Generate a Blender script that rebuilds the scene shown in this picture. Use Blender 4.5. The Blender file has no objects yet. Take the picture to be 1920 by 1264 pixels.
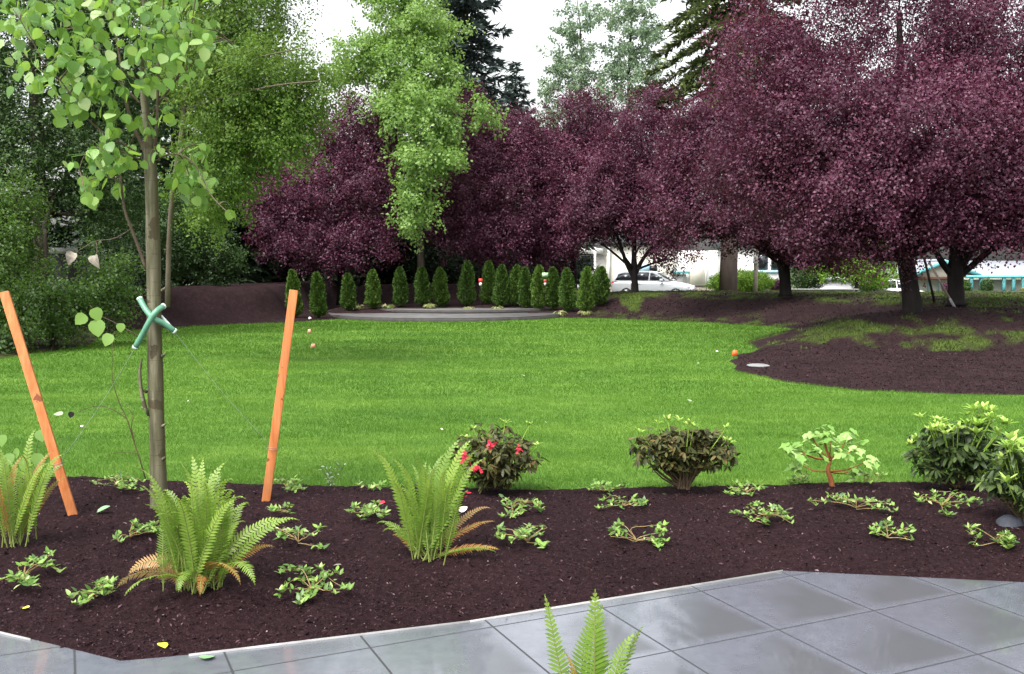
import bpy, math, random
import numpy as np
from mathutils import Vector

random.seed(7)
RNG = np.random.default_rng(11)
scene = bpy.context.scene
COL = scene.collection

# ------------------------------------------------------------------ camera
F = 1800.0                     # focal length in photo pixels (photo is 1920 wide)
PITCH = math.atan(124 / F)
CAMZ = 1.68
cam_d = bpy.data.cameras.new('camera'); cam = bpy.data.objects.new('camera', cam_d); COL.objects.link(cam)
cam.location = (0, 0, CAMZ)
cam.rotation_euler = (math.pi / 2 - PITCH, 0, 0)
cam_d.sensor_width = 36; cam_d.lens = 36 * F / 1920
cam_d.clip_start = 0.05; cam_d.clip_end = 3000
scene.camera = cam
_c, _s = math.cos(PITCH), math.sin(PITCH)

def ray(px, py):
    u = (px - 960) / F; v = (632 - py) / F
    return np.array([u, _c + v * _s, -_s + v * _c])

def at(px, py, Y):
    d = ray(px, py); t = Y / d[1]
    return np.array([0, 0, CAMZ]) + d * t

def P(px, py, z=0.0):
    d = ray(px, py); t = (z - CAMZ) / d[2]
    return np.array([0, 0, CAMZ]) + d * t

def P2(px, py):
    return P(px, py)[:2]

# ------------------------------------------------------------------ noise
def _hash(i, j, s):
    n = (i.astype(np.int64) * 374761393 + j.astype(np.int64) * 668265263 + s * 1442695041) & 0x7fffffff
    n = ((n ^ (n >> 13)) * 1274126177) & 0x7fffffff
    return ((n ^ (n >> 16)) & 0xffff) / 65535.0

def vnoise(x, y, s=0):
    x = np.asarray(x, float); y = np.asarray(y, float)
    xi = np.floor(x); yi = np.floor(y); fx = x - xi; fy = y - yi
    fx = fx * fx * (3 - 2 * fx); fy = fy * fy * (3 - 2 * fy)
    a = _hash(xi, yi, s); b = _hash(xi + 1, yi, s); c = _hash(xi, yi + 1, s); d = _hash(xi + 1, yi + 1, s)
    return (a * (1 - fx) + b * fx) * (1 - fy) + (c * (1 - fx) + d * fx) * fy

def fbm(x, y, s=0, oct=4):
    t = 0; a = .5; w = 0
    for k in range(oct):
        t = t + a * vnoise(np.asarray(x) * 2 ** k, np.asarray(y) * 2 ** k, s + k * 17); w += a; a *= .55
    return t / w

def sstep(a, b, x):
    t = np.clip((np.asarray(x, float) - a) / (b - a), 0, 1); return t * t * (3 - 2 * t)

def poly_sd(poly, x, y):
    """signed distance, positive inside"""
    poly = np.asarray(poly, float); n = len(poly)
    best = np.full(x.shape, 1e9); ins = np.zeros(x.shape, bool)
    for k in range(n):
        ax, ay = poly[k]; bx, by = poly[(k + 1) % n]
        ex, ey = bx - ax, by - ay; L2 = ex * ex + ey * ey + 1e-12
        t = np.clip(((x - ax) * ex + (y - ay) * ey) / L2, 0, 1)
        dx = x - ax - t * ex; dy = y - ay - t * ey
        best = np.minimum(best, dx * dx + dy * dy)
        c = ((ay > y) != (by > y))
        with np.errstate(divide='ignore', invalid='ignore'):
            xx = ax + (y - ay) * ex / (ey if ey != 0 else 1e-12)
        ins ^= c & (x < xx)
    d = np.sqrt(best)
    return np.where(ins, d, -d)

def smooth_poly(pts, it=2):
    pts = [np.asarray(p, float)[:2] for p in pts]
    return pts

# ------------------------------------------------------------------ materials
class NT:
    def __init__(s, name):
        s.m = bpy.data.materials.new(name); s.m.use_nodes = True
        s.t = s.m.node_tree; s.t.nodes.clear(); s.out = s.n('ShaderNodeOutputMaterial')
    def n(s, typ, **kw):
        nd = s.t.nodes.new(typ)
        for k, v in kw.items(): setattr(nd, k, v)
        return nd
    def l(s, a, b): s.t.links.new(a, b)
    def val(s, sock, v):
        if hasattr(v, 'is_linked') or hasattr(v, 'links'): s.l(v, sock)
        else: sock.default_value = v
    def math(s, op, a, b=0.0, clamp=False):
        nd = s.n('ShaderNodeMath', operation=op); nd.use_clamp = clamp
        s.val(nd.inputs[0], a); s.val(nd.inputs[1], b); return nd.outputs[0]
    def pos(s):
        return s.n('ShaderNodeNewGeometry').outputs['Position']
    def noise(s, scale, detail=4, rough=.55, vec=None, stretch=None):
        nd = s.n('ShaderNodeTexNoise'); nd.inputs['Scale'].default_value = scale
        nd.inputs['Detail'].default_value = detail; nd.inputs['Roughness'].default_value = rough
        v = vec if vec is not None else s.pos()
        if stretch:
            mp = s.n('ShaderNodeMapping'); mp.inputs['Scale'].default_value = stretch
            s.l(v, mp.inputs['Vector']); v = mp.outputs[0]
        s.l(v, nd.inputs['Vector']); return nd.outputs['Fac']
    def ramp(s, fac, stops):
        nd = s.n('ShaderNodeValToRGB'); e = nd.color_ramp.elements
        while len(e) < len(stops): e.new(.5)
        for k, (p, c) in enumerate(stops):
            e[k].position = p; e[k].color = (*c, 1) if len(c) == 3 else c
        s.l(fac, nd.inputs[0]); return nd.outputs[0]
    def mix(s, fac, a, b, blend='MIX'):
        nd = s.n('ShaderNodeMix', data_type='RGBA', blend_type=blend)
        s.val(nd.inputs[0], fac)
        for sock, v in ((nd.inputs[6], a), (nd.inputs[7], b)):
            if isinstance(v, tuple): sock.default_value = (*v, 1) if len(v) == 3 else v
            else: s.l(v, sock)
        return nd.outputs[2]
    def attr(s, name):
        nd = s.n('ShaderNodeAttribute'); nd.attribute_name = name; return nd.outputs['Fac']
    def bsdf(s, color, rough=.6, spec=.4, metal=0., bump=None, bstr=.3, bdist=.01, coat=0):
        b = s.n('ShaderNodeBsdfPrincipled')
        if isinstance(color, tuple): b.inputs['Base Color'].default_value = (*color, 1)
        else: s.l(color, b.inputs['Base Color'])
        s.val(b.inputs['Roughness'], rough); b.inputs['Specular IOR Level'].default_value = spec
        b.inputs['Metallic'].default_value = metal; b.inputs['Coat Weight'].default_value = coat
        if bump is not None:
            bm = s.n('ShaderNodeBump'); bm.inputs['Strength'].default_value = bstr; bm.inputs['Distance'].default_value = bdist
            s.l(bump, bm.inputs['Height']); s.l(bm.outputs[0], b.inputs['Normal'])
        return b
    def done(s, sh):
        s.l(sh.outputs[0], s.out.inputs[0]); return s.m

def leaf_mat(name, stops, trans=.3, rough=.45, spec=.4, tcol=None, patch=.0, pscale=.5):
    t = NT(name); f = t.attr('r')
    if patch:
        nz = t.noise(pscale, 3); f = t.math('ADD', f, t.math('MULTIPLY', t.math('SUBTRACT', nz, .5), patch), True)
    c = t.ramp(f, stops)
    b = t.bsdf(c, rough, spec)
    tr = t.n('ShaderNodeBsdfTranslucent')
    if tcol: t.l(t.mix(.6, c, tcol), tr.inputs[0])
    else: t.l(c, tr.inputs[0])
    mx = t.n('ShaderNodeMixShader'); mx.inputs[0].default_value = trans
    t.l(b.outputs[0], mx.inputs[1]); t.l(tr.outputs[0], mx.inputs[2])
    return t.done(mx)

def bark_mat(name, a, b, scale=6, stretch=(1, 1, .25), bstr=.5, rough=.85):
    t = NT(name); nz = t.noise(scale, 6, .65, stretch=stretch)
    return t.done(t.bsdf(t.ramp(nz, [(.3, a), (.7, b)]), rough, .2, bump=nz, bstr=bstr, bdist=.03))

def plain_mat(name, col, rough=.5, var=.12, scale=3, spec=.4, metal=0, coat=0):
    t = NT(name); nz = t.noise(scale, 5)
    lo = tuple(c * (1 - var) for c in col); hi = tuple(min(1, c * (1 + var)) for c in col)
    return t.done(t.bsdf(t.ramp(nz, [(.3, lo), (.7, hi)]), rough, spec, metal, bump=nz, bstr=.08, coat=coat))

M = {}
M['plum'] = leaf_mat('plum_leaf', [(0, (.026, .0095, .018)), (.45, (.07, .0215, .043)), (.8, (.138, .045, .083)), (1, (.21, .085, .13))], .25, .5, .3, tcol=(.24, .03, .07), patch=.5)
M['maple'] = leaf_mat('maple_leaf', [(0, (.08, .15, .035)), (.5, (.18, .31, .075)), (1, (.32, .45, .15))], .42, .5, .35, tcol=(.28, .45, .06), patch=.4)
M['birch'] = leaf_mat('birch_leaf', [(0, (.035, .078, .014)), (.5, (.088, .16, .028)), (1, (.2, .29, .06))], .42, .5, .25, tcol=(.24, .38, .05), patch=.4)
M['dark_leaf'] = leaf_mat('dark_broadleaf', [(0, (.015, .036, .009)), (.5, (.034, .075, .015)), (1, (.075, .14, .03))], .3, .5, .35, patch=.5)
M['mid_leaf'] = leaf_mat('understory_leaf', [(0, (.012, .028, .007)), (.5, (.034, .072, .014)), (1, (.12, .20, .04))], .38, .5, .35, tcol=(.15, .3, .03), patch=.5)
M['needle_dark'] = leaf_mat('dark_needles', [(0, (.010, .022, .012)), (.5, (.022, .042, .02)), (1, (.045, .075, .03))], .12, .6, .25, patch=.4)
M['needle_blue'] = leaf_mat('grey_needles', [(0, (.035, .05, .052)), (.5, (.06, .085, .08)), (1, (.10, .135, .11))], .12, .6, .25, patch=.4)
M['needle_olive'] = leaf_mat('olive_needles', [(0, (.05, .07, .025)), (.5, (.10, .135, .045)), (1, (.18, .22, .08))], .2, .6, .25, patch=.5)
M['pale_leaf'] = leaf_mat('pale_leaf', [(0, (.11, .17, .10)), (.5, (.2, .29, .17)), (1, (.34, .43, .28))], .4, .5, .3, patch=.4)  # lightened base: sky bloom over the far trees put into the leaf colour
M['arbor'] = leaf_mat('arborvitae_spray', [(0, (.022, .05, .009)), (.5, (.05, .105, .014)), (1, (.11, .19, .028))], .2, .6, .25, patch=.3, pscale=3)
M['bush'] = leaf_mat('bright_bush_leaf', [(0, (.08, .17, .02)), (.5, (.17, .32, .03)), (1, (.3, .46, .06))], .35, .5, .3, patch=.3, pscale=2)
M['poplar'] = leaf_mat('poplar_leaf', [(0, (.06, .15, .025)), (.5, (.14, .28, .05)), (.85, (.23, .39, .085)), (1, (.36, .47, .2))], .45, .4, .5, tcol=(.36, .56, .07))
M['fern'] = leaf_mat('fern_green', [(0, (.05, .10, .014)), (.5, (.155, .265, .036)), (1, (.34, .46, .085))], .4, .45, .4, tcol=(.3, .5, .05))
M['fern_brown'] = leaf_mat('fern_brown', [(0, (.17, .06, .02)), (.5, (.30, .13, .035)), (1, (.30, .26, .06))], .3, .6, .3)
M['fern_tan'] = leaf_mat('fern_tan', [(0, (.30, .15, .07)), (.5, (.40, .26, .11)), (1, (.36, .34, .10))], .3, .6, .3)
M['rhodo'] = leaf_mat('rhododendron_leaf', [(0, (.02, .022, .008)), (.5, (.058, .068, .02)), (.82, (.13, .105, .036)), (1, (.25, .155, .07))], .25, .45, .28)
M['rhodo_green'] = leaf_mat('rhododendron_green', [(0, (.014, .028, .009)), (.5, (.042, .07, .02)), (.85, (.11, .16, .045)), (1, (.22, .31, .08))], .2, .42, .35)
M['shoot'] = leaf_mat('new_shoot', [(0, (.17, .3, .04)), (.5, (.32, .5, .08)), (1, (.5, .64, .18))], .35, .42, .4)
M['hydrangea'] = leaf_mat('hydrangea_leaf', [(0, (.13, .27, .05)), (.5, (.24, .42, .09)), (1, (.40, .56, .2))], .35, .5, .4)
M['vine'] = leaf_mat('vine_leaf', [(0, (.04, .10, .018)), (.5, (.115, .225, .032)), (.88, (.22, .36, .06)), (1, (.38, .46, .18))], .3, .4, .5)
M['petal'] = leaf_mat('red_petal', [(0, (.5, .02, .06)), (1, (.75, .05, .09))], .3, .5, .3)
M['bark_plum'] = bark_mat('plum_bark', (.007, .0055, .006), (.024, .019, .019))
M['bark_dark'] = bark_mat('dark_bark', (.02, .015, .012), (.06, .048, .038))
M['bark_grey'] = bark_mat('grey_bark', (.12, .09, .08), (.24, .19, .17), 4)
M['bark_birch'] = bark_mat('birch_bark', (.07, .055, .04), (.16, .13, .10), 5)
M['twig'] = bark_mat('twig_bark', (.05, .035, .022), (.12, .085, .05), 20)
M['branch'] = bark_mat('branch_bark', (.06, .045, .03), (.14, .11, .075), 20)
M['stem_orange'] = bark_mat('orange_stem', (.17, .055, .022), (.32, .12, .045), 30)
M['stem_vine'] = bark_mat('vine_stem', (.22, .14, .07), (.32, .25, .1), 30)
M['rachis'] = plain_mat('fern_rachis', (.16, .2, .045), .6)

def mat_poplar_bark():
    t = NT('poplar_bark')
    v = t.noise(16, 5, .65, stretch=(1, 1, .10))
    base = t.ramp(v, [(.32, (.035, .036, .018)), (.5, (.105, .10, .058)), (.66, (.26, .24, .175))])
    sc = t.noise(5, 3, .7, stretch=(.5, .5, 9))
    scar = t.math('GREATER_THAN', sc, .60)
    c = t.mix(t.math('MULTIPLY', scar, .65), base, (.055, .035, .022))
    w = t.n('ShaderNodeTexNoise'); w.inputs['Scale'].default_value = 7; w.inputs['Detail'].default_value = 5
    t.l(t.pos(), w.inputs['Vector'])
    wound = t.math('GREATER_THAN', w.outputs['Fac'], .60)
    c = t.mix(t.math('MULTIPLY', wound, .75), c, (.045, .028, .016))
    shade_nz = t.noise(2.2, 3); sx = t.n('ShaderNodeSeparateXYZ'); t.l(t.n('ShaderNodeNewGeometry').outputs['Normal'], sx.inputs[0])
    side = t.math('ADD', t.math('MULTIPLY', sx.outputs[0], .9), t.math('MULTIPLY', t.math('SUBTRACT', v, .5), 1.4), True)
    c = t.mix(t.math('MULTIPLY', t.math('ADD', side, t.math('SUBTRACT', shade_nz, .5), True), .85, True), c, (.06, .055, .02))  # olive-dark tint: shade on the trunk's right side painted into the bark colour
    return t.done(t.bsdf(c, .75, .25, bump=v, bstr=.5, bdist=.01))
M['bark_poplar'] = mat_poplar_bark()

def mat_cedar():
    t = NT('cedar_stake')
    v = t.noise(30, 7, .7, stretch=(1, 1, .05))
    c = t.ramp(v, [(.3, (.33, .09, .022)), (.5, (.48, .16, .05)), (.75, (.58, .25, .10))])
    k = t.noise(9, 3, .5)
    c = t.mix(t.math('MULTIPLY', t.math('GREATER_THAN', k, .655), .8), c, (.12, .035, .015))
    c = t.mix(t.math('MULTIPLY', t.math('SUBTRACT', t.noise(3, 4), .5, True), 1.6, True), c, (.22, .10, .05))
    return t.done(t.bsdf(c, .65, .3, bump=v, bstr=.25, bdist=.004))
M['cedar'] = mat_cedar()

def mat_lawn(name, from_attr):
    t = NT(name)
    p1 = t.noise(.55, 4, .55, stretch=(.55, 1.4, 1)); p2 = t.noise(3.2, 3, .6, stretch=(.6, 1.3, 1))
    f = t.math('ADD', t.math('MULTIPLY', p1, .62), t.math('MULTIPLY', p2, .38))
    c = t.ramp(f, [(.3, (.042, .118, .012)), (.5, (.082, .182, .02)), (.68, (.15, .265, .036))])
    if from_attr:
        r = t.attr('r')
        c = t.mix(.22, c, t.ramp(r, [(0, (.042, .115, .011)), (.6, (.083, .184, .02)), (.97, (.13, .235, .032)), (1, (.22, .24, .07))]))
        b = t.bsdf(c, .6, .12)
        tr = t.n('ShaderNodeBsdfTranslucent'); t.l(c, tr.inputs[0])
        mx = t.n('ShaderNodeMixShader'); mx.inputs[0].default_value = .35
        t.l(b.outputs[0], mx.inputs[1]); t.l(tr.outputs[0], mx.inputs[2]); return t.done(mx)
    fine = t.noise(60, 4, .7)
    c = t.mix(.35, c, t.ramp(fine, [(.3, (.03, .06, .01)), (.7, (.12, .2, .03))]))
    return t.done(t.bsdf(c, .8, .2, bump=fine, bstr=.6, bdist=.03))
M['rough'] = leaf_mat('rough_grass_blade', [(0, (.018, .032, .008)), (.5, (.045, .074, .014)), (1, (.115, .155, .032))], .3, .6, .3, patch=.6, pscale=.9)
M['lawn'] = mat_lawn('lawn_soil', False); M['grass'] = mat_lawn('grass_blade', True)

def mulch_nodes(t, lo, mid, hi, sc):
    a = t.noise(sc, 6, .7); b = t.noise(sc * 5.2, 3, .7); big = t.noise(1.1, 3)
    f = t.math('ADD', t.math('MULTIPLY', a, .5), t.math('MULTIPLY', b, .5))
    c = t.ramp(f, [(.32, lo), (.5, mid), (.7, hi)])
    c = t.mix(t.math('MULTIPLY', t.math('SUBTRACT', big, .40, True), 1.6, True), c, lo)
    return c, f
def mat_mulch():
    t = NT('mulch'); c, f = mulch_nodes(t, (.0055, .0024, .003), (.0185, .0082, .0098), (.052, .026, .030), 34)
    return t.done(t.bsdf(c, .9, .08, bump=f, bstr=.9, bdist=.02))
M['mulch'] = mat_mulch()
def mat_terrain():
    t = NT('terrain_mulch')
    c, f = mulch_nodes(t, (.010, .0052, .0058), (.025, .0135, .0148), (.056, .032, .035), 9)
    g = t.noise(5, 5, .7); gc = t.ramp(g, [(.3, (.03, .045, .01)), (.7, (.08, .12, .02))])
    c = t.mix(t.attr('g'), c, gc)
    return t.done(t.bsdf(c, .92, .08, bump=f, bstr=.9, bdist=.05))
M['terrain'] = mat_terrain()
M['chip'] = leaf_mat('bark_chip', [(0, (.0045, .002, .0026)), (.5, (.018, .008, .0098)), (.9, (.05, .026, .031)), (.985, (.10, .06, .066)), (1, (.22, .17, .17))], 0.02, .85, .1)
M['ground'] = plain_mat('far_ground', (.06, .085, .03), .9, .4, .4)

PAV_A = math.radians(25.0); PAV_O = (0.454, 4.696); PAV = .6
def mat_pavers():
    t = NT('wet_pavers')
    sp = t.n('ShaderNodeSeparateXYZ'); t.l(t.pos(), sp.inputs[0])
    x = t.math('SUBTRACT', sp.outputs[0], PAV_O[0]); y = t.math('SUBTRACT', sp.outputs[1], PAV_O[1])
    ca, sa = math.cos(PAV_A), math.sin(PAV_A)
    u = t.math('DIVIDE', t.math('ADD', t.math('MULTIPLY', x, ca), t.math('MULTIPLY', y, sa)), PAV)
    v = t.math('DIVIDE', t.math('SUBTRACT', t.math('MULTIPLY', y, ca), t.math('MULTIPLY', x, sa)), PAV)
    fu = t.math('FRACT', u); fv = t.math('FRACT', v)
    du = t.math('MINIMUM', fu, t.math('SUBTRACT', 1., fu)); dv = t.math('MINIMUM', fv, t.math('SUBTRACT', 1., fv))
    e = t.math('MINIMUM', du, dv)
    joint = t.math('LESS_THAN', e, .0085)
    cell = t.n('ShaderNodeCombineXYZ'); t.l(t.math('FLOOR', u), cell.inputs[0]); t.l(t.math('FLOOR', v), cell.inputs[1])
    wn = t.n('ShaderNodeTexWhiteNoise'); t.l(cell.outputs[0], wn.inputs[0])
    # damp middle towards one corner of each slab, dried pale rim along the joints
    nz = t.noise(2.6, 1, .5); fine = t.noise(70, 4, .7); mid = t.noise(14, 4, .6)
    corner = t.math('MULTIPLY', t.math('ADD', fu, t.math('SUBTRACT', 1., fv)), .5)
    rim = t.n('ShaderNodeMapRange'); rim.interpolation_type = 'SMOOTHSTEP'
    rim.inputs[1].default_value = 0.; rim.inputs[2].default_value = .17; t.l(e, rim.inputs[0])
    damp = t.math('MULTIPLY', rim.outputs[0], t.math('ADD', t.math('MULTIPLY', corner, 1.25), t.math('SUBTRACT', t.math('MULTIPLY', nz, .5), .62)), True)
    wet = t.n('ShaderNodeMapRange'); wet.inputs[1].default_value = -1.2; wet.inputs[2].default_value = 1.4; wet.inputs[3].default_value = .3; wet.inputs[4].default_value = 2.6; t.l(sp.outputs[0], wet.inputs[0])
    damp = t.math('MULTIPLY', damp, wet.outputs[0], True)
    c = t.ramp(mid, [(.3, (.092, .10, .122)), (.7, (.124, .133, .16))])
    c = t.mix(t.math('MULTIPLY', wn.outputs[0], .3), c, (.08, .086, .102))
    c = t.mix(t.math('MULTIPLY', damp, .85), c, (.045, .048, .053))
    c = t.mix(t.math('MULTIPLY', t.math('SUBTRACT', fine, .5, True), .9, True), c, (.10, .105, .12))
    c = t.mix(joint, c, (.012, .013, .016))
    rg = t.math('ADD', t.math('ADD', .16, t.math('MULTIPLY', damp, .2)), t.math('MULTIPLY', fine, .1))
    rg = t.math('ADD', rg, t.math('MULTIPLY', joint, .5))
    ct = t.math('MULTIPLY', t.math('SUBTRACT', 1., joint), .5)
    h = t.math('SUBTRACT', t.math('MULTIPLY', fine, .12), joint)
    pb = t.bsdf(c, rg, .8, bump=h, bstr=.3, bdist=.004); t.l(ct, pb.inputs['Coat Weight']); return t.done(pb)
M['pavers'] = mat_pavers()
M['concrete'] = plain_mat('pale_concrete', (.36, .36, .35), .8, .15, 2)
M['slab'] = plain_mat('terrace_concrete', (.085, .083, .082), .7, .25, 1.5)
M['riser'] = plain_mat('terrace_riser', (.045, .04, .038), .8, .3, 4)
M['edging'] = plain_mat('metal_edging', (.27, .27, .265), .7, .25, 6)
M['hose'] = plain_mat('green_hose', (.10, .27, .17), .38, .1, 20, .5)
M['hose_end'] = plain_mat('hose_end', (.55, .66, .6), .5)
M['wire'] = plain_mat('wire', (.25, .27, .27), .45, .1, 10, .5, .6)
M['asphalt'] = plain_mat('asphalt', (.06, .06, .062), .85, .2, 3)
M['white'] = plain_mat('white_paint', (.74, .74, .72), .55, .05)
M['cream'] = plain_mat('cream_siding', (.66, .64, .56), .6, .05)
M['greywall'] = plain_mat('grey_siding', (.5, .5, .5), .6, .06)
M['beige'] = plain_mat('beige_siding', (.5, .46, .38), .6, .06)
M['teal'] = plain_mat('teal_paint', (.12, .40, .42), .5, .08)
M['blue'] = plain_mat('blue_trim', (.32, .5, .6), .5, .08)
M['roof'] = plain_mat('grey_shingle', (.27, .28, .32), .8, .15, 8)
M['roofdark'] = plain_mat('dark_shingle', (.1, .12, .12), .8, .2, 8)
M['fence'] = plain_mat('weathered_boards', (.24, .21, .17), .85, .25, 5)
M['fencecap'] = plain_mat('fence_cap', (.12, .11, .09), .85, .2, 5)
M['glass'] = plain_mat('dark_glass', (.02, .024, .03), .08, .1, 2, .6)
M['brown'] = plain_mat('brown_beam', (.12, .06, .04), .7)
M['silver'] = plain_mat('silver_paint', (.62, .65, .68), .25, .03, 2, .5, .25, .6)
M['carwhite'] = plain_mat('white_car_paint', (.78, .79, .8), .25, .03, 2, .5, 0, .6)
M['tyre'] = plain_mat('tyre_rubber', (.02, .02, .02), .8)
M['rim'] = plain_mat('alloy_rim', (.5, .5, .52), .35, .05, 5, .5, .7)
M['redlamp'] = plain_mat('red_lamp', (.5, .03, .03), .25)
M['clearlamp'] = plain_mat('clear_lamp', (.7, .72, .74), .15)
M['flag'] = plain_mat('orange_flag', (.85, .14, .03), .55, .05)
M['pinkflag'] = plain_mat('pink_flag', (.72, .3, .22), .55, .05)
M['redtag'] = plain_mat('red_tag', (.6, .03, .03), .5)
M['whitetag'] = plain_mat('white_tag', (.66, .64, .6), .5, .04)
M['greentag'] = plain_mat('pale_green_tag', (.45, .72, .4), .5, .05)
M['stone'] = plain_mat('grey_stone', (.05, .055, .07), .7, .35, 9)
M['flatstone'] = plain_mat('pale_stone', (.2, .2, .2), .6, .15, 6)
M['yellow_leaf'] = plain_mat('yellow_leaf', (.6, .6, .05), .5, .1, 20)
M['pale_dead'] = plain_mat('pale_fallen_leaf', (.22, .29, .17), .5, .15, 20)
M['green_dead'] = plain_mat('green_fallen_leaf', (.17, .32, .15), .5, .15, 20)
M['dry_leaf'] = plain_mat('dry_leaf', (.24, .21, .17), .6, .35, 40)
M['hosta'] = leaf_mat('yellow_clump', [(0, (.10, .14, .03)), (.5, (.22, .25, .08)), (1, (.42, .38, .22))], .3, .5, .3)
M['polewood'] = plain_mat('pole_wood', (.32, .28, .23), .8, .2, 5)
M['shed'] = plain_mat('shed_boards', (.012, .012, .011), .8, .2)
M['shedroof'] = plain_mat('shed_roof', (.24, .24, .23), .8, .2)

# ------------------------------------------------------------------ geometry helpers
def root_loc(o):
    while o.parent: o = o.parent
    return np.array(o.location)

class Geo:
    def __init__(s): s.v = []; s.f = []; s.a = []; s.n = 0
    def add(s, verts, faces, attr=None):
        verts = np.asarray(verts, float); faces = np.asarray(faces, int)
        if faces.ndim == 1: faces = faces[None]
        s.v.append(verts); s.f.append(faces + s.n); s.n += len(verts)
        if attr is None: attr = np.full(len(faces), .5)
        s.a.append(np.broadcast_to(np.asarray(attr, float), (len(faces),)))
        return s
    def tube(s, pts, rad, sides=7, cap=True, squash=None):
        pts = np.asarray(pts, float); k = len(pts)
        rad = np.broadcast_to(np.asarray(rad, float), (k,))
        tan = np.gradient(pts, axis=0); tan /= np.linalg.norm(tan, axis=1)[:, None] + 1e-9
        ref = np.array([0, 1., 0]) if abs(tan[:, 1]).mean() < .8 else np.array([1., 0, 0])
        u = np.cross(tan, ref); u /= np.linalg.norm(u, axis=1)[:, None] + 1e-9
        w = np.cross(tan, u)
        ang = np.arange(sides) / sides * 2 * math.pi
        V = pts[:, None] + rad[:, None, None] * (np.cos(ang)[None, :, None] * u[:, None] + np.sin(ang)[None, :, None] * w[:, None])
        V = V.reshape(-1, 3)
        i = np.arange(k - 1)[:, None] * sides + np.arange(sides)[None]
        j = np.arange(k - 1)[:, None] * sides + (np.arange(sides) + 1)[None] % sides
        Fq = np.stack([i, j, j + sides, i + sides], -1).reshape(-1, 4)
        s.add(V, Fq)
        if cap:
            s.f.append(np.arange(sides)[None, ::-1] + s.n - len(V)); s.a.append(np.full(1, .5))
            s.f.append(np.arange(sides)[None] + s.n - sides); s.a.append(np.full(1, .5))
        return s
    def box(s, c, size, rz=0, tilt=None):
        c = np.asarray(c, float); h = np.asarray(size, float) / 2
        v = np.array([[x, y, z] for x in (-1, 1) for y in (-1, 1) for z in (-1, 1)]) * h
        ca, sa = math.cos(rz), math.sin(rz)
        v = np.stack([v[:, 0] * ca - v[:, 1] * sa, v[:, 0] * sa + v[:, 1] * ca, v[:, 2]], 1)
        return s.add(v + c, [[0, 1, 3, 2], [4, 6, 7, 5], [0, 4, 5, 1], [2, 3, 7, 6], [0, 2, 6, 4], [1, 5, 7, 3]])
    def poly(s, pts):
        return s.add(pts, [list(range(len(pts)))])
    def prism(s, pts, d):
        """closed outline pts (n,3) pushed along d"""
        pts = np.asarray(pts, float); n = len(pts); d = np.asarray(d, float)
        b = s.n
        s.add(np.vstack([pts, pts + d]), [[i, (i + 1) % n, (i + 1) % n + n, i + n] for i in range(n)])
        s.f.append(np.arange(n)[None, ::-1] + b); s.a.append(np.full(1, .5))
        s.f.append(np.arange(n)[None] + n + b); s.a.append(np.full(1, .5))
        return s
    def build(s, name, mat, parent=None, smooth=False, local=False, vattr=None, bevel=0):
        V = np.vstack(s.v)
        if parent is not None and not local: V = V - root_loc(parent)
        me = bpy.data.meshes.new(name)
        tot = np.concatenate([np.full(len(f), f.shape[1]) for f in s.f]); idx = np.concatenate([f.ravel() for f in s.f])
        me.vertices.add(len(V)); me.vertices.foreach_set('co', V.astype(np.float32).ravel())
        me.loops.add(len(idx)); me.loops.foreach_set('vertex_index', idx.astype(np.int32))
        me.polygons.add(len(tot)); me.polygons.foreach_set('loop_start', np.concatenate([[0], np.cumsum(tot)[:-1]]).astype(np.int32))
        if smooth: me.polygons.foreach_set('use_smooth', np.ones(len(tot), bool))
        me.update(calc_edges=True)
        at_ = me.attributes.new('r', 'FLOAT', 'FACE'); at_.data.foreach_set('value', np.concatenate(s.a).astype(np.float32))
        if vattr:
            for k, arr in vattr.items():
                g = me.attributes.new(k, 'FLOAT', 'POINT'); g.data.foreach_set('value', arr.astype(np.float32))
        me.materials.append(mat)
        o = bpy.data.objects.new(name, me); COL.objects.link(o)
        if parent is not None: o.parent = parent
        if bevel:
            b = o.modifiers.new('bevel', 'BEVEL'); b.width = bevel; b.segments = 2; b.limit_method = 'ANGLE'
        return o

def tag(o, label, cat, group=None, kind=None):
    if label: o['label'] = label
    if cat: o['category'] = cat
    if group: o['group'] = group
    if kind: o['kind'] = kind
    return o

def thing(name, label, cat, loc, group=None, rz=0):
    o = bpy.data.objects.new(name, None); COL.objects.link(o)
    o.location = tuple(map(float, loc)); o.rotation_euler = (0, 0, rz); o.empty_display_size = .2
    bpy.context.view_layer.update() if False else None
    return tag(o, label, cat, group)

def structure(o): o['kind'] = 'structure'; return o

def unit(a): return a / (np.linalg.norm(a, axis=-1, keepdims=True) + 1e-9)

def leaf_quads(g, Pt, L, W, r, up=.4, hang=0., adir=None, fold=.18, var=.35, nrm=None):
    n = len(Pt)
    if nrm is None:
        nrm = RNG.normal(size=(n, 3)); nrm[:, 2] = np.abs(nrm[:, 2]) + up
    nrm = unit(nrm)
    a = RNG.normal(size=(n, 3))
    if adir is not None: a = adir + a * .45
    a[:, 2] -= hang
    a -= (a * nrm).sum(1)[:, None] * nrm; a = unit(a)
    b = np.cross(nrm, a)
    k = (1 + RNG.uniform(-var, var, n))[:, None]
    L = L * k; W = W * k
    v = np.stack([Pt, Pt + a * L * .45 + b * W * .5 + nrm * W * fold, Pt + a * L, Pt + a * L * .45 - b * W * .5 + nrm * W * fold], 1)
    g.add(v.reshape(-1, 3), np.arange(n * 4).reshape(n, 4), r)

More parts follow.
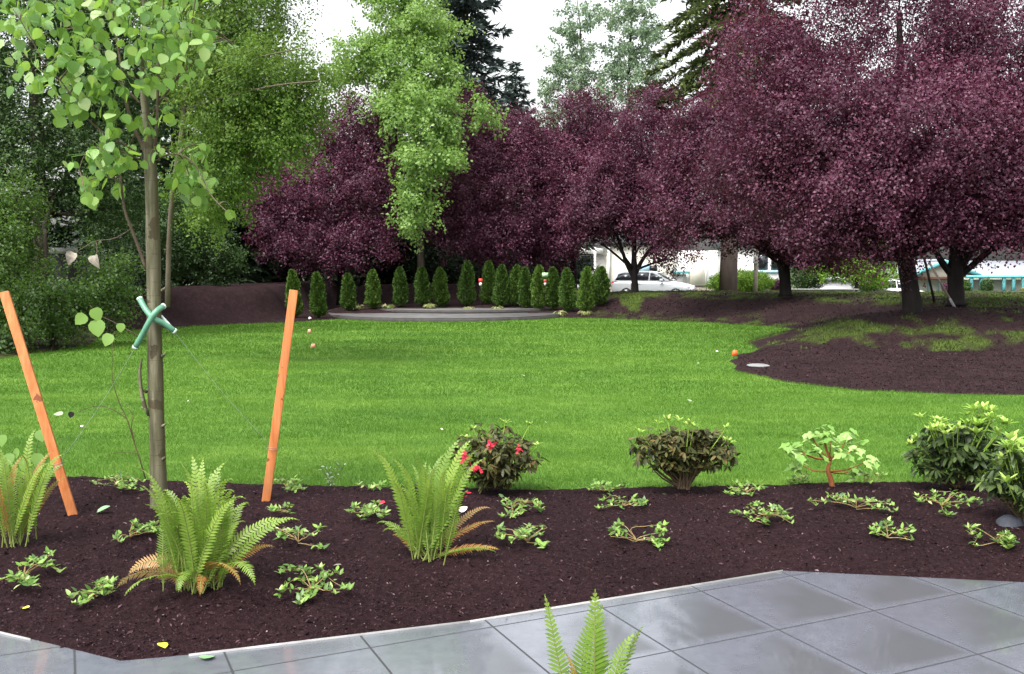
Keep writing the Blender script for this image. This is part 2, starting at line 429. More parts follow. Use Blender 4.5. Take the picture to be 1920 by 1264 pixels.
def curve_pts(ctrl, n=10):
    ctrl = np.asarray(ctrl, float); k = len(ctrl)
    if k < 3:
        t = np.linspace(0, 1, n)[:, None]; return ctrl[0] * (1 - t) + ctrl[-1] * t
    t = np.linspace(0, k - 1, n); out = []
    for q in t:
        i = min(int(q), k - 2); f = q - i
        p0 = ctrl[max(i - 1, 0)]; p1 = ctrl[i]; p2 = ctrl[i + 1]; p3 = ctrl[min(i + 2, k - 1)]
        out.append(.5 * ((2 * p1) + (-p0 + p2) * f + (2 * p0 - 5 * p1 + 4 * p2 - p3) * f * f + (-p0 + 3 * p1 - 3 * p2 + p3) * f ** 3))
    return np.array(out)

# ------------------------------------------------------------------ ground shapes
TERR = [(-60, 4), (-12, 4), (-10.8, 10), P2(0, 672), P2(90, 660), P2(165, 648), P2(200, 630), P2(215, 621), P2(380, 611), P2(560, 604),
        P2(640, 598), P2(1060, 596), P2(1130, 597), P2(1200, 600), P2(1340, 606), P2(1450, 613), P2(1515, 620), P2(1530, 626), P2(1500, 638), P2(1430, 654), P2(1385, 667),
        P2(1369, 676), P2(1374, 688), P2(1400, 700), P2(1480, 718), P2(1600, 732), P2(1750, 740), P2(1920, 743), P2(2300, 748), (20, 12.5), (60, 12.5),
        (60, 70), (-60, 70)]
SOD = [P2(1158, 590), P2(1200, 578), P2(1236, 575), P2(1195, 596)]

def H(x, y):
    x = np.asarray(x, float); y = np.asarray(y, float)
    sd = poly_sd(TERR, x, y) + (fbm(x * 1.3, y * 1.3, 5) - .5) * .35
    h = np.clip(sd * .14, -.14, .035)
    pos = np.clip(sd, 0, None)
    # raised island on the right
    r2 = ((x - 10.6) / 6.1) ** 2 + ((y - 22.3) / 3.45) ** 2
    mound = .76 * np.clip(1 - r2, 0, 1) ** 1.6
    # back berm on the right
    berm = .74 * sstep(.1, 4.6, pos) * sstep(1.5, 5.0, x) * sstep(23.2, 28.0, y)
    berm = berm * (1 - sstep(40, 45, y) * 0.86) - 1.15 * sstep(46, 60, y) * sstep(2, 10, x)
    # steep bare bank at left
    bank = 1.08 * sstep(.05, 1.5, pos) * sstep(-11.9, -11.0, x) * (1 - sstep(-8.5, -7.5, x)) * sstep(24, 25, y)
    mid = (.26 * sstep(.3, 5, pos) + .75 * sstep(40.2, 41.8, y)) * sstep(-7.6, -6.4, x) * (1 - sstep(1.5, 5, x))
    rough = (fbm(x * .9, y * .9, 9) - .5) * .16 * sstep(.3, 1.5, pos) + (fbm(x * 4, y * 4, 2) - .5) * .05 * sstep(.1, .5, pos)
    low = .05 * sstep(0, 2, pos)
    return h + mound + berm + bank + mid + rough + low

def grass_amount(x, y):
    z = H(x, y)
    n = fbm(x * .8, y * 1.1, 31); n2 = fbm(x * 2.6, y * 2.6, 47)
    r2 = ((x - 10.6) / 6.1) ** 2 + ((y - 22.3) / 3.45) ** 2
    spur = np.exp(-((x - 7.0) / 1.6) ** 2 - ((y - 20.9) / .9) ** 2); fr = np.exp(-((x - 9.3) / 1.1) ** 2 - ((y - 19.4) / .5) ** 2)
    m = sstep(.50, .64, n * .5 + n2 * .5 + .11 * spur + .13 * fr - .06) * (r2 < .98)
    ridge = sstep(.60, .76, z) * sstep(.42, .60, n2 * .5 + n * .5) * (y > 25) * (x > 2)
    foot = sstep(.55, .66, n2) * (y > 25) * (x > 3) * sstep(.35, .05, z) * .6
    sod = (poly_sd(SOD, x, y) > 0) * 1.0
    behind = (y > 41) * (x > 3) * sstep(.35, .5, n)
    forest = (x < -8.5) * (y < 26) * sstep(.5, .62, n2) * .6
    return np.clip(np.maximum.reduce([m, ridge, foot, sod, behind, forest]), 0, 1)

def grid(xs, ys, zf):
    X, Y = np.meshgrid(xs, ys); x = X.ravel(); y = Y.ravel()
    nx, ny = len(xs), len(ys)
    i = (np.arange(ny - 1)[:, None] * nx + np.arange(nx - 1)[None]).ravel()
    return np.stack([x, y, zf(x, y)], 1), np.stack([i, i + 1, i + nx + 1, i + nx], 1)

v, f = grid(np.concatenate([np.arange(-42, -14, .5), np.arange(-14, 22, .16), np.arange(22, 42, .5)]), np.concatenate([np.arange(9, 46, .16), np.arange(46, 66, .5)]), H)
structure(Geo().add(v, f).build('terrain', M['terrain'], smooth=True, vattr={'g': grass_amount(v[:, 0], v[:, 1])}))
v, f = grid(np.linspace(-700, 700, 41), np.linspace(-100, 1300, 41), lambda x, y: np.where(y > 40, -1.6, -.4) + 0 * x)
structure(Geo().add(v, f).build('ground', M['ground']))
v, f = grid(np.arange(-16, 24, .25), np.arange(6.4, 41, .25), lambda x, y: (fbm(x * .5, y * .5, 3) - .5) * .03)
structure(Geo().add(v, f).build('lawn', M['lawn'], smooth=True))

BED = [P2(-420, 890), P2(-100, 893), P2(150, 894), P2(300, 903), P2(480, 909), P2(620, 911), P2(850, 915), P2(1010, 919), P2(1200, 914), P2(1450, 910),
       P2(1560, 905), P2(1720, 905), P2(1920, 900), P2(2600, 895), P2(2600, 1111), P2(1920, 1092), P2(1465, 1070), P2(880, 1165), P2(355, 1228),
       P2(225, 1240), P2(0, 1185), P2(-420, 1090)]
BEDFRONT = [P2(2300, 1111), P2(1920, 1092), P2(1465, 1070), P2(880, 1165), P2(355, 1228), P2(225, 1240), P2(0, 1185), P2(-420, 1090)]
def front_dist(x, y):
    best = np.full(np.shape(x), 1e9)
    for (ax, ay), (bx, by) in zip(BEDFRONT[:-1], BEDFRONT[1:]):
        ex, ey = bx - ax, by - ay; t = np.clip(((x - ax) * ex + (y - ay) * ey) / (ex * ex + ey * ey), 0, 1)
        best = np.minimum(best, np.hypot(x - ax - t * ex, y - ay - t * ey))
    return best
def bed_h(x, y):
    sd = poly_sd(BED, x, y); fr = sstep(.05, .5, front_dist(x, y))
    sdn = sd + (fbm(x * 7, y * 7, 81) - .5) * .09 * fr
    pos = np.clip(sdn, 0, None)
    return np.clip((sdn - .012) * .5, -.1, .012) + .06 * sstep(0, .8, pos) + (fbm(x * 2.2, y * 2.2, 21) - .5) * .07 * sstep(0, .3, pos) + (fbm(x * 18, y * 18, 8, 3) - .5) * .026 * sstep(0, .06, pos)
v, f = grid(np.arange(-6.6, 8.0, .022), np.arange(3.9, 8.3, .022), bed_h)
structure(Geo().add(v, f).build('planting_bed', M['mulch'], smooth=True))
structure(Geo().add([[-7, .2, -.002], [9, .2, -.002], [9, 6.2, -.002], [-7, 6.2, -.002]], [[0, 1, 2, 3]]).build('patio', M['pavers']))

# metal strip between patio and bed
g = Geo()
for a, b in ((P(354, 1228), P(880, 1165)), (P(880, 1165), P(1466, 1070)), (P(0, 1185), P(60, 1199))):
    d = unit(b - a); nrm2 = np.array([-d[1], d[0], 0])
    g.prism([a - nrm2 * q + [0, 0, h] for q, h in ((.010, -.02), (.006, -.02), (.006, .007), (.010, .007))], b - a)
structure(g.build('edging', M['edging']))

# bark chips lying loose on the bed
n = 120000
y = 4.05 + (RNG.random(n) ** 1.3) * 3.9; x = (RNG.random(n) * 2 - 1) * (.6 * y + .5)
k = poly_sd(BED, x, y) > .012; x, y = x[k], y[k]
z = bed_h(x, y) + RNG.uniform(.0, .007, len(x))
g = Geo(); L = (RNG.uniform(.005, .016, len(x)) * np.where(RNG.random(len(x)) < .06, 2.4, 1))[:, None]
nr = RNG.normal(size=(len(x), 3)) * .5; nr[:, 2] = 1
leaf_quads(g, np.stack([x, y, z], 1), L, L * .45, RNG.random(len(x)), nrm=nr, var=.2)
tag(g.build('mulch_chips', M['chip']), None, None, kind='stuff')
# crumbs of bark over the path and berm
n = 60000
y = 12.5 + RNG.random(n) ** 1.4 * 24; x = RNG.uniform(3.5, .62 * y + 1, n)
k = (poly_sd(TERR, x, y) > .1); x, y = x[k], y[k]
k = grass_amount(x, y) < .4; x, y = x[k], y[k]
g = Geo(); L = (RNG.uniform(.02, .05, len(x)) * (y / 20))[:, None]
nr = RNG.normal(size=(len(x), 3)) * .5; nr[:, 2] = 1
leaf_quads(g, np.stack([x, y, H(x, y) + .006], 1), L, L * .5, RNG.random(len(x)) * .97, nrm=nr, var=.2)
tag(g.build('bark_litter', M['chip']), None, None, kind='stuff')

# ------------------------------------------------------------------ grass
STC = at(838, 592, 36.2)[:2]   # terrace centre
def blades(g, x, y, z, h, w):
    n = len(x); p = np.stack([x, y, z], 1)
    an = RNG.uniform(0, math.pi, n); s = np.stack([np.cos(an), np.sin(an), 0 * an], 1)
    lean = RNG.normal(size=(n, 3)) * .42; lean[:, 2] = 1
    h = (h * RNG.uniform(.55, 1.25, n))[:, None]; w = (w * RNG.uniform(.7, 1.3, n))[:, None]
    vv = np.stack([p - s * w / 2, p + s * w / 2, p + lean * h], 1)
    g.add(vv.reshape(-1, 3), np.arange(3 * n).reshape(n, 3), RNG.random(n))
g = Geo()
for (y0, y1, dens, h, w) in ((6.9, 9.5, 8000, .03, .0036), (9.5, 13, 3800, .032, .0055), (13, 19, 1300, .036, .011), (19, 27, 420, .045, .02), (27, 38, 200, .05, .034)):
    n = int(dens * (y1 - y0) * 1.42 * (y0 + y1) / 2 * .5 * 1.0)
    y = RNG.uniform(y0, y1, n * 2); x = RNG.uniform(-.66, .72, n * 2) * y + RNG.uniform(-.4, .4, n * 2)
    t = poly_sd(TERR, x, y) + (fbm(x * 1.3, y * 1.3, 5) - .5) * .35
    bs = poly_sd(BED, x, y) + (fbm(x * 7, y * 7, 81) - .5) * .09
    k = (t < .02) & (bs < .015) & (np.hypot(x - STC[0], y - STC[1]) > 4.55)
    x, y = x[k], y[k]
    dens_mod = fbm(x * 2.1, y * 2.1, 66); k = RNG.random(len(x)) < .55 + dens_mod * .7; x, y = x[k], y[k]
    blades(g, x, y, (fbm(x * .5, y * .5, 3) - .5) * .03 - .003, h * (.75 + .5 * fbm(x * 3, y * 3, 71)), w)
tag(g.build('grass', M['grass']), None, None, kind='stuff')
# rough grass and weeds on the mounds
g = Geo(); n = 420000
y = 17.5 + RNG.random(n) * 24; x = RNG.uniform(3, .62 * y + 1, n)
k = RNG.random(n) < grass_amount(x, y) * .42; x, y = x[k], y[k]
blades(g, x, y, H(x, y) - .005, .035 + .045 * fbm(x * 3, y * 3, 5), .022)
tag(g.build('rough_grass', M['rough']), None, None, kind='stuff')
print('rough', len(x))
# forest floor weeds at the left edge
g = Geo(); n = 14000
y = 14 + RNG.random(n) * 14; x = RNG.uniform(-14, -8.6, n); k = poly_sd(TERR, x, y) > .05; x, y = x[k], y[k]
k = fbm(x * 1.5, y * 1.5, 90) > .5; x, y = x[k], y[k]
leaf_quads(g, np.stack([x, y, H(x, y) + RNG.random(len(x)) * .25], 1), .09, .05, RNG.random(len(x)))
tag(g.build('forest_weeds', M['dark_leaf']), None, None, kind='stuff')

# ------------------------------------------------------------------ trees
def tree(name, label, group, base, trunk, blobs, nleaf, L, W, mat, bark, shoot=.55, sr=.10, up=.4, hang=0., upb=.6, per=34, shell=.42, extra=(), cat='tree', nb=7, lim=5, cv=.45, thin=1., rs=1., nm=.8):
    root = thing(name, label, cat, base, group)
    g = Geo()
    tp = curve_pts([p for p, _ in trunk], 14); tr = np.interp(np.linspace(0, 1, 14), np.linspace(0, 1, len(trunk)), [r for _, r in trunk])
    tr = tr * (1 + RNG.normal(size=14) * .04); tr[0] *= 1.25
    g.tube(tp, tr, 10)
    for pts, r0, r1 in extra:
        c = curve_pts(pts, 10); g.tube(c, np.linspace(r0, r1, 10), 6)
    B = []
    for b in blobs:
        px, py, rx, ry, d = b[:5]; s = d / F
        dep = (rx + ry) / 2 * s * (b[5] if len(b) > 5 else .95)
        B.append((at(px, py, d), np.array([rx * s, dep, ry * s]) * rs))
    wts = np.array([(r[0] * r[1] + r[1] * r[2] + r[0] * r[2]) for _, r in B]) * np.array([thin if b[1] < 115 else 1. for b in blobs]); wts /= wts.sum()
    C, D, CB, CN = [], [], [], []
    nclump = max(20, int(nleaf / per))
    for (c, r), w in zip(B, wts):
        k = max(6, int(nclump * w))
        dr = unit(RNG.normal(size=(k, 3))); rad = RNG.random(k) ** shell
        pos = c + dr * rad[:, None] * r
        CB.append(np.full(k, RNG.random())); CN.append(dr * np.array([1, 1, .8]) + np.array([0, 0, .55])); C.append(pos); D.append(unit(dr * np.array([1, 1, .8]) + np.array([0, 0, upb]) + RNG.normal(size=(k, 3)) * .45))
        # limbs: trunk to the blob, blob to some of its shoots
        q = tp[np.argmin(np.abs(tp[:, 2] - max(tp[3, 2], c[2] - np.linalg.norm((c - tp[-1])[:2]) * .9 - .3)))]
        i0 = max(int(np.argmin(np.linalg.norm(tp - q, axis=1))), lim); q = tp[i0]
        mid = (q + c) / 2 + np.array([0, 0, .15 * np.linalg.norm(c - q)]) * (.3 if upb > 0 else 1) + RNG.normal(size=3) * .15
        rr = min(tr[i0] * .42, .11)
        cp = curve_pts([q, mid, c], 8); g.tube(cp, np.linspace(rr, rr * .3, 8), 6, cap=False)
        for e in pos[RNG.permutation(k)[:nb]]:
            st = cp[RNG.integers(3, 8)]
            g.tube(curve_pts([st, (st + e) / 2 + RNG.normal(size=3) * .12, e], 5), np.linspace(rr * .22, .006, 5), 4, cap=False)
    g.build('trunk', bark, root, smooth=True)
    C = np.vstack(C); D = np.vstack(D); CN = unit(np.vstack(CN) + RNG.normal(size=(len(C), 3)) * .25)
    cr = RNG.random(len(C)) * .55 + np.concatenate(CB) * .45
    q = RNG.integers(0, len(C), nleaf)
    t = RNG.random(nleaf); sl = shoot * (.6 + .8 * RNG.random(len(C)))
    pos = C[q] + D[q] * (t * sl[q])[:, None] + RNG.normal(size=(nleaf, 3)) * sr * (1.15 - .6 * t)[:, None]
    if hang: pos[:, 2] -= (t ** 2) * hang * .3 * shoot
    g = Geo(); r = np.clip(cr[q] * cv + RNG.random(nleaf) * (1 - cv), 0, 1)
    leaf_quads(g, pos, L, W, r, up, hang, adir=D[q] * .5, nrm=CN[q] * nm + RNG.normal(size=(nleaf, 3)) * .62)
    g.build('crown', mat, root)
    return root

def tk(*rows):
    """trunk rows (px, py, d, width px)"""
    return [(at(px, py, d), w * d / F / 2) for px, py, d, w in rows]

PL = 'purple-leaved plum trees'
# big plum on the island
tree('plum_tree', 'largest purple plum tree, dark leaning trunk standing on the raised island beside the mulch path', PL, at(1712, 590, 22),
     tk((1713, 600, 22, 42), (1709, 560, 22, 36), (1700, 500, 22, 33), (1692, 440, 22, 30), (1690, 330, 22.2, 22), (1690, 180, 22.4, 16), (1685, 20, 22.6, 8)),
     [(1680, 110, 190, 110, 23), (1560, 240, 120, 100, 21.5), (1740, 270, 170, 120, 20.8), (1440, 150, 85, 75, 22.5), (1620, 370, 130, 75, 20.8), (1860, 130, 150, 120, 22),
      (1850, 345, 120, 80, 20.6), (1580, 425, 85, 42, 21.3), (1715, 425, 110, 45, 21), (1480, 340, 75, 75, 21.8), (1700, -90, 300, 110, 23), (1980, 280, 120, 130, 21.5), (1420, 50, 65, 60, 22.8), (1560, 70, 90, 70, 22.5),
      (1950, 395, 90, 45, 20.6), (1480, 250, 70, 60, 21.6), (1620, 452, 60, 32, 20.7), (1790, 412, 80, 36, 20.4), (1540, 455, 60, 30, 21), (1870, 408, 80, 34, 20.4), (1400, 330, 60, 70, 22.5)],
     300000, 0.066, 0.042, M['plum'], M['bark_plum'], 0.88, 0.160, per=80, cv=.6, upb=.75, shell=.30, rs=.90, thin=.42,
     extra=[([at(1694, 430, 22), at(1640, 390, 21.8), at(1580, 340, 21.5), at(1540, 240, 21.5)], .11, .04), ([at(1695, 430, 22), at(1740, 400, 21.7), at(1800, 330, 21.2)], .10, .04), ([at(1690, 350, 22.2), at(1750, 250, 22), at(1820, 160, 22)], .11, .03)])
tree('plum_tree', 'forked purple plum tree behind the island, in front of the teal house', PL, at(1792, 566, 27),
     tk((1793, 572, 27, 34), (1792, 545, 27, 29), (1791, 510, 27, 28), (1790, 480, 27, 21), (1795, 400, 27, 12)),
     [(1790, 425, 90, 45, 27), (1880, 410, 90, 45, 27), (1960, 385, 120, 75, 27), (1840, 340, 100, 70, 27.5), (1930, 445, 70, 26, 26.6), (1850, 448, 40, 20, 26.5), (1750, 360, 90, 60, 27)],
     68000, 0.084, 0.052, M['plum'], M['bark_plum'], 0.75, 0.160, per=80, cv=.6, upb=.75, shell=.30, rs=.90, thin=.42,
     extra=[([at(1788, 520, 27), at(1765, 490, 26.9), at(1750, 460, 26.8), at(1735, 420, 26.8)], .11, .06), ([at(1796, 515, 27), at(1815, 485, 26.9), at(1835, 440, 26.9)], .09, .05)])
tree('plum_tree', 'purple plum tree with slim dark trunk on the grassy berm, right of the pale post', PL, at(1472, 550, 33),
     tk((1473, 556, 33, 26), (1472, 530, 33, 21), (1468, 495, 33, 21), (1458, 460, 33, 18), (1440, 400, 33, 12), (1430, 300, 33, 7)),
     [(1330, 330, 85, 75, 32.5), (1300, 415, 60, 50, 32), (1400, 425, 85, 45, 32), (1300, 260, 55, 50, 33), (1480, 430, 80, 55, 32.5), (1380, 250, 85, 65, 33), (1450, 350, 90, 75, 33), (1545, 440, 60, 50, 33), (1500, 480, 45, 25, 32.3), (1270, 350, 40, 50, 33), (1560, 490, 60, 22, 33)],
     100000, 0.090, 0.056, M['plum'], M['bark_plum'], 0.81, 0.174, per=80, cv=.6, upb=.75, shell=.30, rs=.90, thin=.42,
     extra=[([at(1470, 510, 33), at(1450, 480, 33), at(1400, 440, 32.7), at(1340, 400, 32.5)], .08, .04)])
tree('plum_tree', 'purple plum tree with three-way forked trunk in front of the silver car', PL, at(1190, 546, 38),
     tk((1190, 552, 38, 17), (1190, 530, 38, 13), (1189, 505, 38, 12), (1189, 470, 38, 9), (1190, 400, 38.3, 7), (1195, 300, 38.5, 4)),
     [(1215, 225, 45, 45, 39), (1190, 300, 70, 65, 38.5), (1120, 405, 60, 42, 37.5), (1240, 370, 60, 60, 38), (1170, 420, 60, 35, 38), (1090, 435, 35, 30, 37.8), (1262, 485, 38, 18, 37.5), (1230, 430, 60, 28, 38), (1140, 350, 60, 60, 38.3)],
     77000, 0.095, 0.058, M['plum'], M['bark_plum'], 0.75, 0.189, per=80, cv=.6, upb=.75, shell=.30, rs=.90, thin=.42,
     extra=[([at(1187, 518, 38), at(1175, 495, 38), at(1165, 465, 38), at(1150, 420, 38)], .09, .05), ([at(1192, 512, 38), at(1203, 490, 38), at(1222, 465, 38), at(1250, 450, 38)], .1, .04)])
tree('plum_tree', 'rounded purple plum tree above the right half of the hedge row, touching the forked one', PL, at(1075, 545, 43),
     tk((1075, 556, 43, 16), (1075, 480, 43, 12), (1075, 380, 43, 9), (1085, 260, 43, 4)),
     [(1090, 240, 68, 55, 43), (1060, 330, 70, 75, 42.5), (1045, 420, 60, 65, 42), (1115, 300, 50, 60, 43), (1030, 470, 50, 40, 42)],
     65000, 0.101, 0.062, M['plum'], M['bark_plum'], 0.81, 0.203, per=80, cv=.6, upb=.75, shell=.30, rs=.90, thin=.42)
tree('plum_tree', 'wide purple plum tree behind the round terrace, right of the bright maple', PL, at(915, 548, 42),
     tk((915, 556, 42, 16), (917, 480, 42, 13), (925, 380, 42, 9), (935, 260, 42, 4)),
     [(940, 285, 75, 65, 42), (885, 360, 70, 75, 41), (970, 375, 85, 85, 41.3), (1000, 305, 50, 55, 42), (860, 430, 55, 50, 40.7), (935, 450, 80, 45, 40.7), (870, 212, 30, 32, 43), (905, 270, 45, 40, 42)],
     87000, 0.095, 0.058, M['plum'], M['bark_plum'], 0.81, 0.189, per=80, cv=.6, upb=.75, shell=.30, rs=.90, thin=.42)
tree('plum_tree', 'dense purple plum tree left of the bright maple, overhanging the hedge row', PL, at(640, 560, 40),
     tk((640, 572, 40, 18), (640, 500, 40, 15), (640, 400, 40, 10), (650, 260, 40, 5)),
     [(660, 255, 75, 60, 40), (600, 360, 105, 80, 39), (690, 390, 60, 85, 39), (555, 440, 78, 55, 38.4), (670, 470, 65, 38, 38), (520, 390, 45, 50, 38.8), (690, 300, 50, 60, 39.6), (610, 480, 60, 30, 38.2)],
     97000, 0.095, 0.058, M['plum'], M['bark_plum'], 0.75, 0.189, per=80, cv=.6, upb=.75, shell=.30, rs=.90, thin=.42)

tree('maple_tree', 'tall bright green maple tree rising between the purple plums', 'broadleaf trees', at(790, 545, 39.5),
     tk((790, 556, 39.5, 16), (788, 450, 39.5, 13), (783, 300, 39.5, 10), (775, 100, 40, 6), (770, -100, 40, 3)),
     [(775, 35, 72, 50, 40), (765, 125, 62, 45, 39), (782, 212, 60, 46, 38), (800, 295, 44, 42, 37), (775, 390, 24, 42, 36.4), (840, 245, 26, 28, 38), (903, 205, 20, 24, 38.5), (700, 105, 36, 40, 40), (740, -60, 90, 60, 41), (845, 320, 14, 14, 37), (655, 125, 26, 34, 40.5), (745, 195, 36, 38, 39), (830, 150, 24, 30, 39)],
     52000, .13, .09, M['maple'], M['bark_dark'], .8, .17, up=.9, hang=.3, upb=-.05, shell=.5, per=60, cv=.6)

tree('birch_tree', 'light green spreading birch tree behind the staked sapling, its boughs reaching right', 'broadleaf trees', at(314, 552, 17.5),
     tk((314, 575, 17.5, 9), (318, 430, 17.3, 9), (330, 320, 17, 10), (345, 220, 17, 11), (352, 90, 17, 10), (358, -80, 17, 7)),
     [(480, 200, 120, 85, 16.5), (420, 310, 80, 58, 16.5), (465, 70, 90, 75, 17), (528, 245, 45, 50, 16), (400, 120, 80, 100, 17), (595, 168, 40, 22, 16), (370, -70, 200, 90, 17.5), (400, 395, 50, 24, 17), (520, 150, 80, 50, 16)],
     110000, .05, .034, M['birch'], M['bark_birch'], .5, .10, per=60, cv=.55, up=.5, hang=.3, upb=.1, shell=.55,
     extra=[([at(348, 205, 17), at(430, 180, 15.9), at(520, 160, 15.4), at(600, 152, 15.2)], .03, .008), ([at(352, 168, 17), at(410, 132, 16.0), at(500, 104, 15.6), at(570, 90, 15.5)], .026, .007)])
tree('broadleaf_tree', 'tall dark green broadleaf tree with thick trunk at the far left', 'broadleaf trees', at(80, 610, 24),
     tk((84, 640, 24, 30), (78, 500, 24, 26), (72, 300, 24, 24), (66, 150, 24, 22), (60, -80, 24, 14)),
     [(40, 80, 120, 90, 24), (190, 70, 100, 90, 24), (100, -80, 250, 100, 24.5), (50, 260, 120, 85, 23.5), (190, 320, 90, 85, 24), (250, 190, 70, 80, 24.5), (-80, 200, 110, 140, 24), (195, 400, 60, 40, 24)],
     85000, .075, .05, M['dark_leaf'], M['bark_dark'], .6, .12, up=.6, hang=.3, upb=.1, shell=.45,
     extra=[([at(62, 545, 23.6), at(72, 480, 23.6), at(86, 420, 23.8), at(105, 360, 24)], .12, .06)])
tree('leafy_thicket', 'mid green leafy thicket with slender stems at the left edge of the lawn', 'broadleaf trees', at(90, 640, 21),
     tk((100, 648, 21, 16), (92, 580, 21, 10), (86, 500, 21, 9), (84, 430, 21, 6)),
     [(-5, 465, 70, 90, 20.6), (105, 560, 55, 50, 20.4), (195, 520, 35, 55, 21.5), (30, 590, 55, 45, 19.6), (-60, 560, 90, 90, 20), (150, 590, 35, 30, 21), (215, 560, 25, 40, 22), (10, 380, 60, 50, 21)],
     40000, .065, .042, M['mid_leaf'], M['bark_dark'], .5, .12, up=.5, hang=.4, upb=.1, per=60, cv=.7, shell=.55, cat='thicket')
tree('leafy_thicket', 'low shadowy thicket behind the sapling trunk above the bare bank', 'broadleaf trees', at(250, 520, 31),
     tk((250, 548, 31, 10), (250, 480, 31, 8), (255, 420, 31, 5)),
     [(230, 440, 60, 60, 31), (310, 470, 55, 50, 32), (400, 490, 50, 45, 33), (340, 410, 60, 50, 33)],
     26000, .08, .05, M['dark_leaf'], M['bark_dark'], .5, .1, up=.5, hang=.3, upb=.3, cat='thicket')
tree('pale_tree', 'pale grey-green airy tree against the sky, left of the two behind the plums', 'broadleaf trees', at(1080, 530, 75),
     tk((1080, 560, 75, 9), (1085, 300, 75, 6), (1090, 100, 75, 3), (1082, 0, 75, 1.5)),
     [(1080, 60, 38, 50, 75), (1070, 130, 45, 45, 75), (1095, 180, 60, 45, 75), (1060, 215, 50, 35, 74), (1040, 160, 22, 40, 75), (1050, 270, 60, 40, 74)],
     13000, .2, .14, M['pale_leaf'], M['bark_dark'], .9, .2, up=.5, hang=.3, upb=.3, shell=.6, per=60, cv=.6)
tree('pale_tree', 'pale grey-green airy tree against the sky, right of the two behind the plums', 'broadleaf trees', at(1175, 530, 78),
     tk((1175, 560, 78, 10), (1178, 250, 78, 8), (1180, 120, 78, 5), (1190, -60, 78, 2)),
     [(1190, 20, 45, 50, 78), (1170, 100, 55, 50, 78), (1205, 150, 45, 60, 78), (1160, 170, 40, 45, 78), (1210, 70, 35, 50, 78), (1150, 30, 30, 40, 78), (1180, -70, 60, 50, 78)],
     17000, .2, .14, M['pale_leaf'], M['bark_dark'], .9, .2, up=.5, hang=.3, upb=.3, shell=.6, per=60, cv=.6)
tree('bright_tree', 'sunlit yellow-green young tree behind the berm, between the slim plum and the island plum', 'broadleaf trees', at(1605, 545, 52),
     tk((1605, 556, 52, 6), (1606, 520, 52, 5), (1608, 480, 52, 3)),
     [(1600, 500, 40, 22, 52), (1640, 505, 35, 25, 52), (1560, 505, 30, 20, 52), (1620, 470, 45, 20, 52)],
     13000, .1, .075, M['bush'], M['bark_dark'], .6, .13, up=.6, upb=.2)

def conifer(name, label, base, top, hw, mat, bark, rt, z0=1.0, nw=26, dr=-.25, spray=.45, nb=6, jag=.5, n_per=46, group='conifers'):
    base = np.asarray(base, float); Ht = top - base[2]
    root = thing(name, label, 'tree', base, group)
    g = Geo(); zz = np.linspace(0, 1, 10)
    tp = base + np.stack([np.sin(zz * 3) * .1, 0 * zz, zz * Ht], 1)
    g.tube(tp, rt * (1 - zz * .96), 10)
    lv = Geo()
    for w in range(nw):
        t = (w + RNG.random() * .6) / nw; z = z0 + (Ht - z0) * t
        R = hw * (1 - t) ** .8 + .12
        ph = RNG.random() * 6.28
        for k in range(nb):
            a = ph + k * 6.28 / nb + RNG.normal() * .2; ln = R * RNG.uniform(1 - jag, 1.05)
            o = base + np.array([0, 0, z]); dd = np.array([math.cos(a), math.sin(a), 0])
            q = np.linspace(0, 1, 7)
            pts = o + dd * (q * ln)[:, None] + np.stack([0 * q, 0 * q, dr * ln * q ** 1.3 + .12 * ln * q ** 4], 1)
            g.tube(pts, np.linspace(.022 + .018 * ln, .006, 7), 4, cap=False)
            m = max(8, int(n_per * ln / hw)); s = RNG.random(m) ** .75
            pp = np.stack([np.interp(s, q, pts[:, i]) for i in range(3)], 1)
            side = np.array([-dd[1], dd[0], 0])
            ad = dd * .8 + side * RNG.choice([-1, 1], m)[:, None] * .75 + np.array([0, 0, -.35])
            pp = pp + side * (RNG.normal(size=m) * .12 * ln * (1 - s))[:, None] + RNG.normal(size=(m, 3)) * .05
            leaf_quads(lv, pp, spray * (.5 + .5 * min(1, ln / hw + .3)), spray * .3, np.clip(RNG.random(m) * .7 + RNG.random() * .3, 0, 1), up=1.0, adir=ad * 2)
    g.build('trunk', bark, root, smooth=True)
    lv.build('crown', mat, root)
    return root

def cz(px, py, d): return at(px, py, d)[2]
conifer('fir_tree', 'tall dark grey-green fir tree against the sky right of the maple', at(872, 540, 62) * [1, 1, 0], cz(872, -330, 62), 4.6, M['needle_blue'], M['bark_dark'], .42, 4, 44, -.3, .6, 6, .5, 190)
conifer('fir_tree', 'small far fir tree with pointed tip in the gap of sky', at(965, 540, 85) * [1, 1, 0], cz(965, 112, 85), 5.0, M['needle_blue'], M['bark_dark'], .3, 4, 30, -.2, .7, 6, .45, 130)
conifer('fir_tree', 'big fir tree with thick grey trunk and drooping olive boughs beside the bright bush', [*at(1365, 548, 40)[:2], .55], cz(1365, -480, 40), 4.4, M['needle_olive'], M['bark_grey'], .39, 6.6, 30, -.6, .34, 6, .5, 420)
dk = [(-60, 34, -200, 3.6, 'dark fir tree at the left border behind the thick broadleaf trunk'), (190, 36, -150, 3.4, 'dark fir tree behind the top of the staked sapling'),
      (330, 41, -60, 3.6, 'dark fir tree behind the light green birch'), (440, 44, 120, 3.6, 'dark evergreen tree left of the left-end plum'), (545, 48, 170, 3.6, 'dark evergreen tree directly behind the left-end plum'),
      (735, 46, 215, 3.2, 'dark evergreen tree hidden behind the maple, beside the left-end plum'), (835, 48, 260, 3.2, 'dark evergreen tree below the maple, left of the wide plum'),
      (1000, 50, 250, 3.4, 'dark evergreen tree between the wide plum and the rounded plum')]
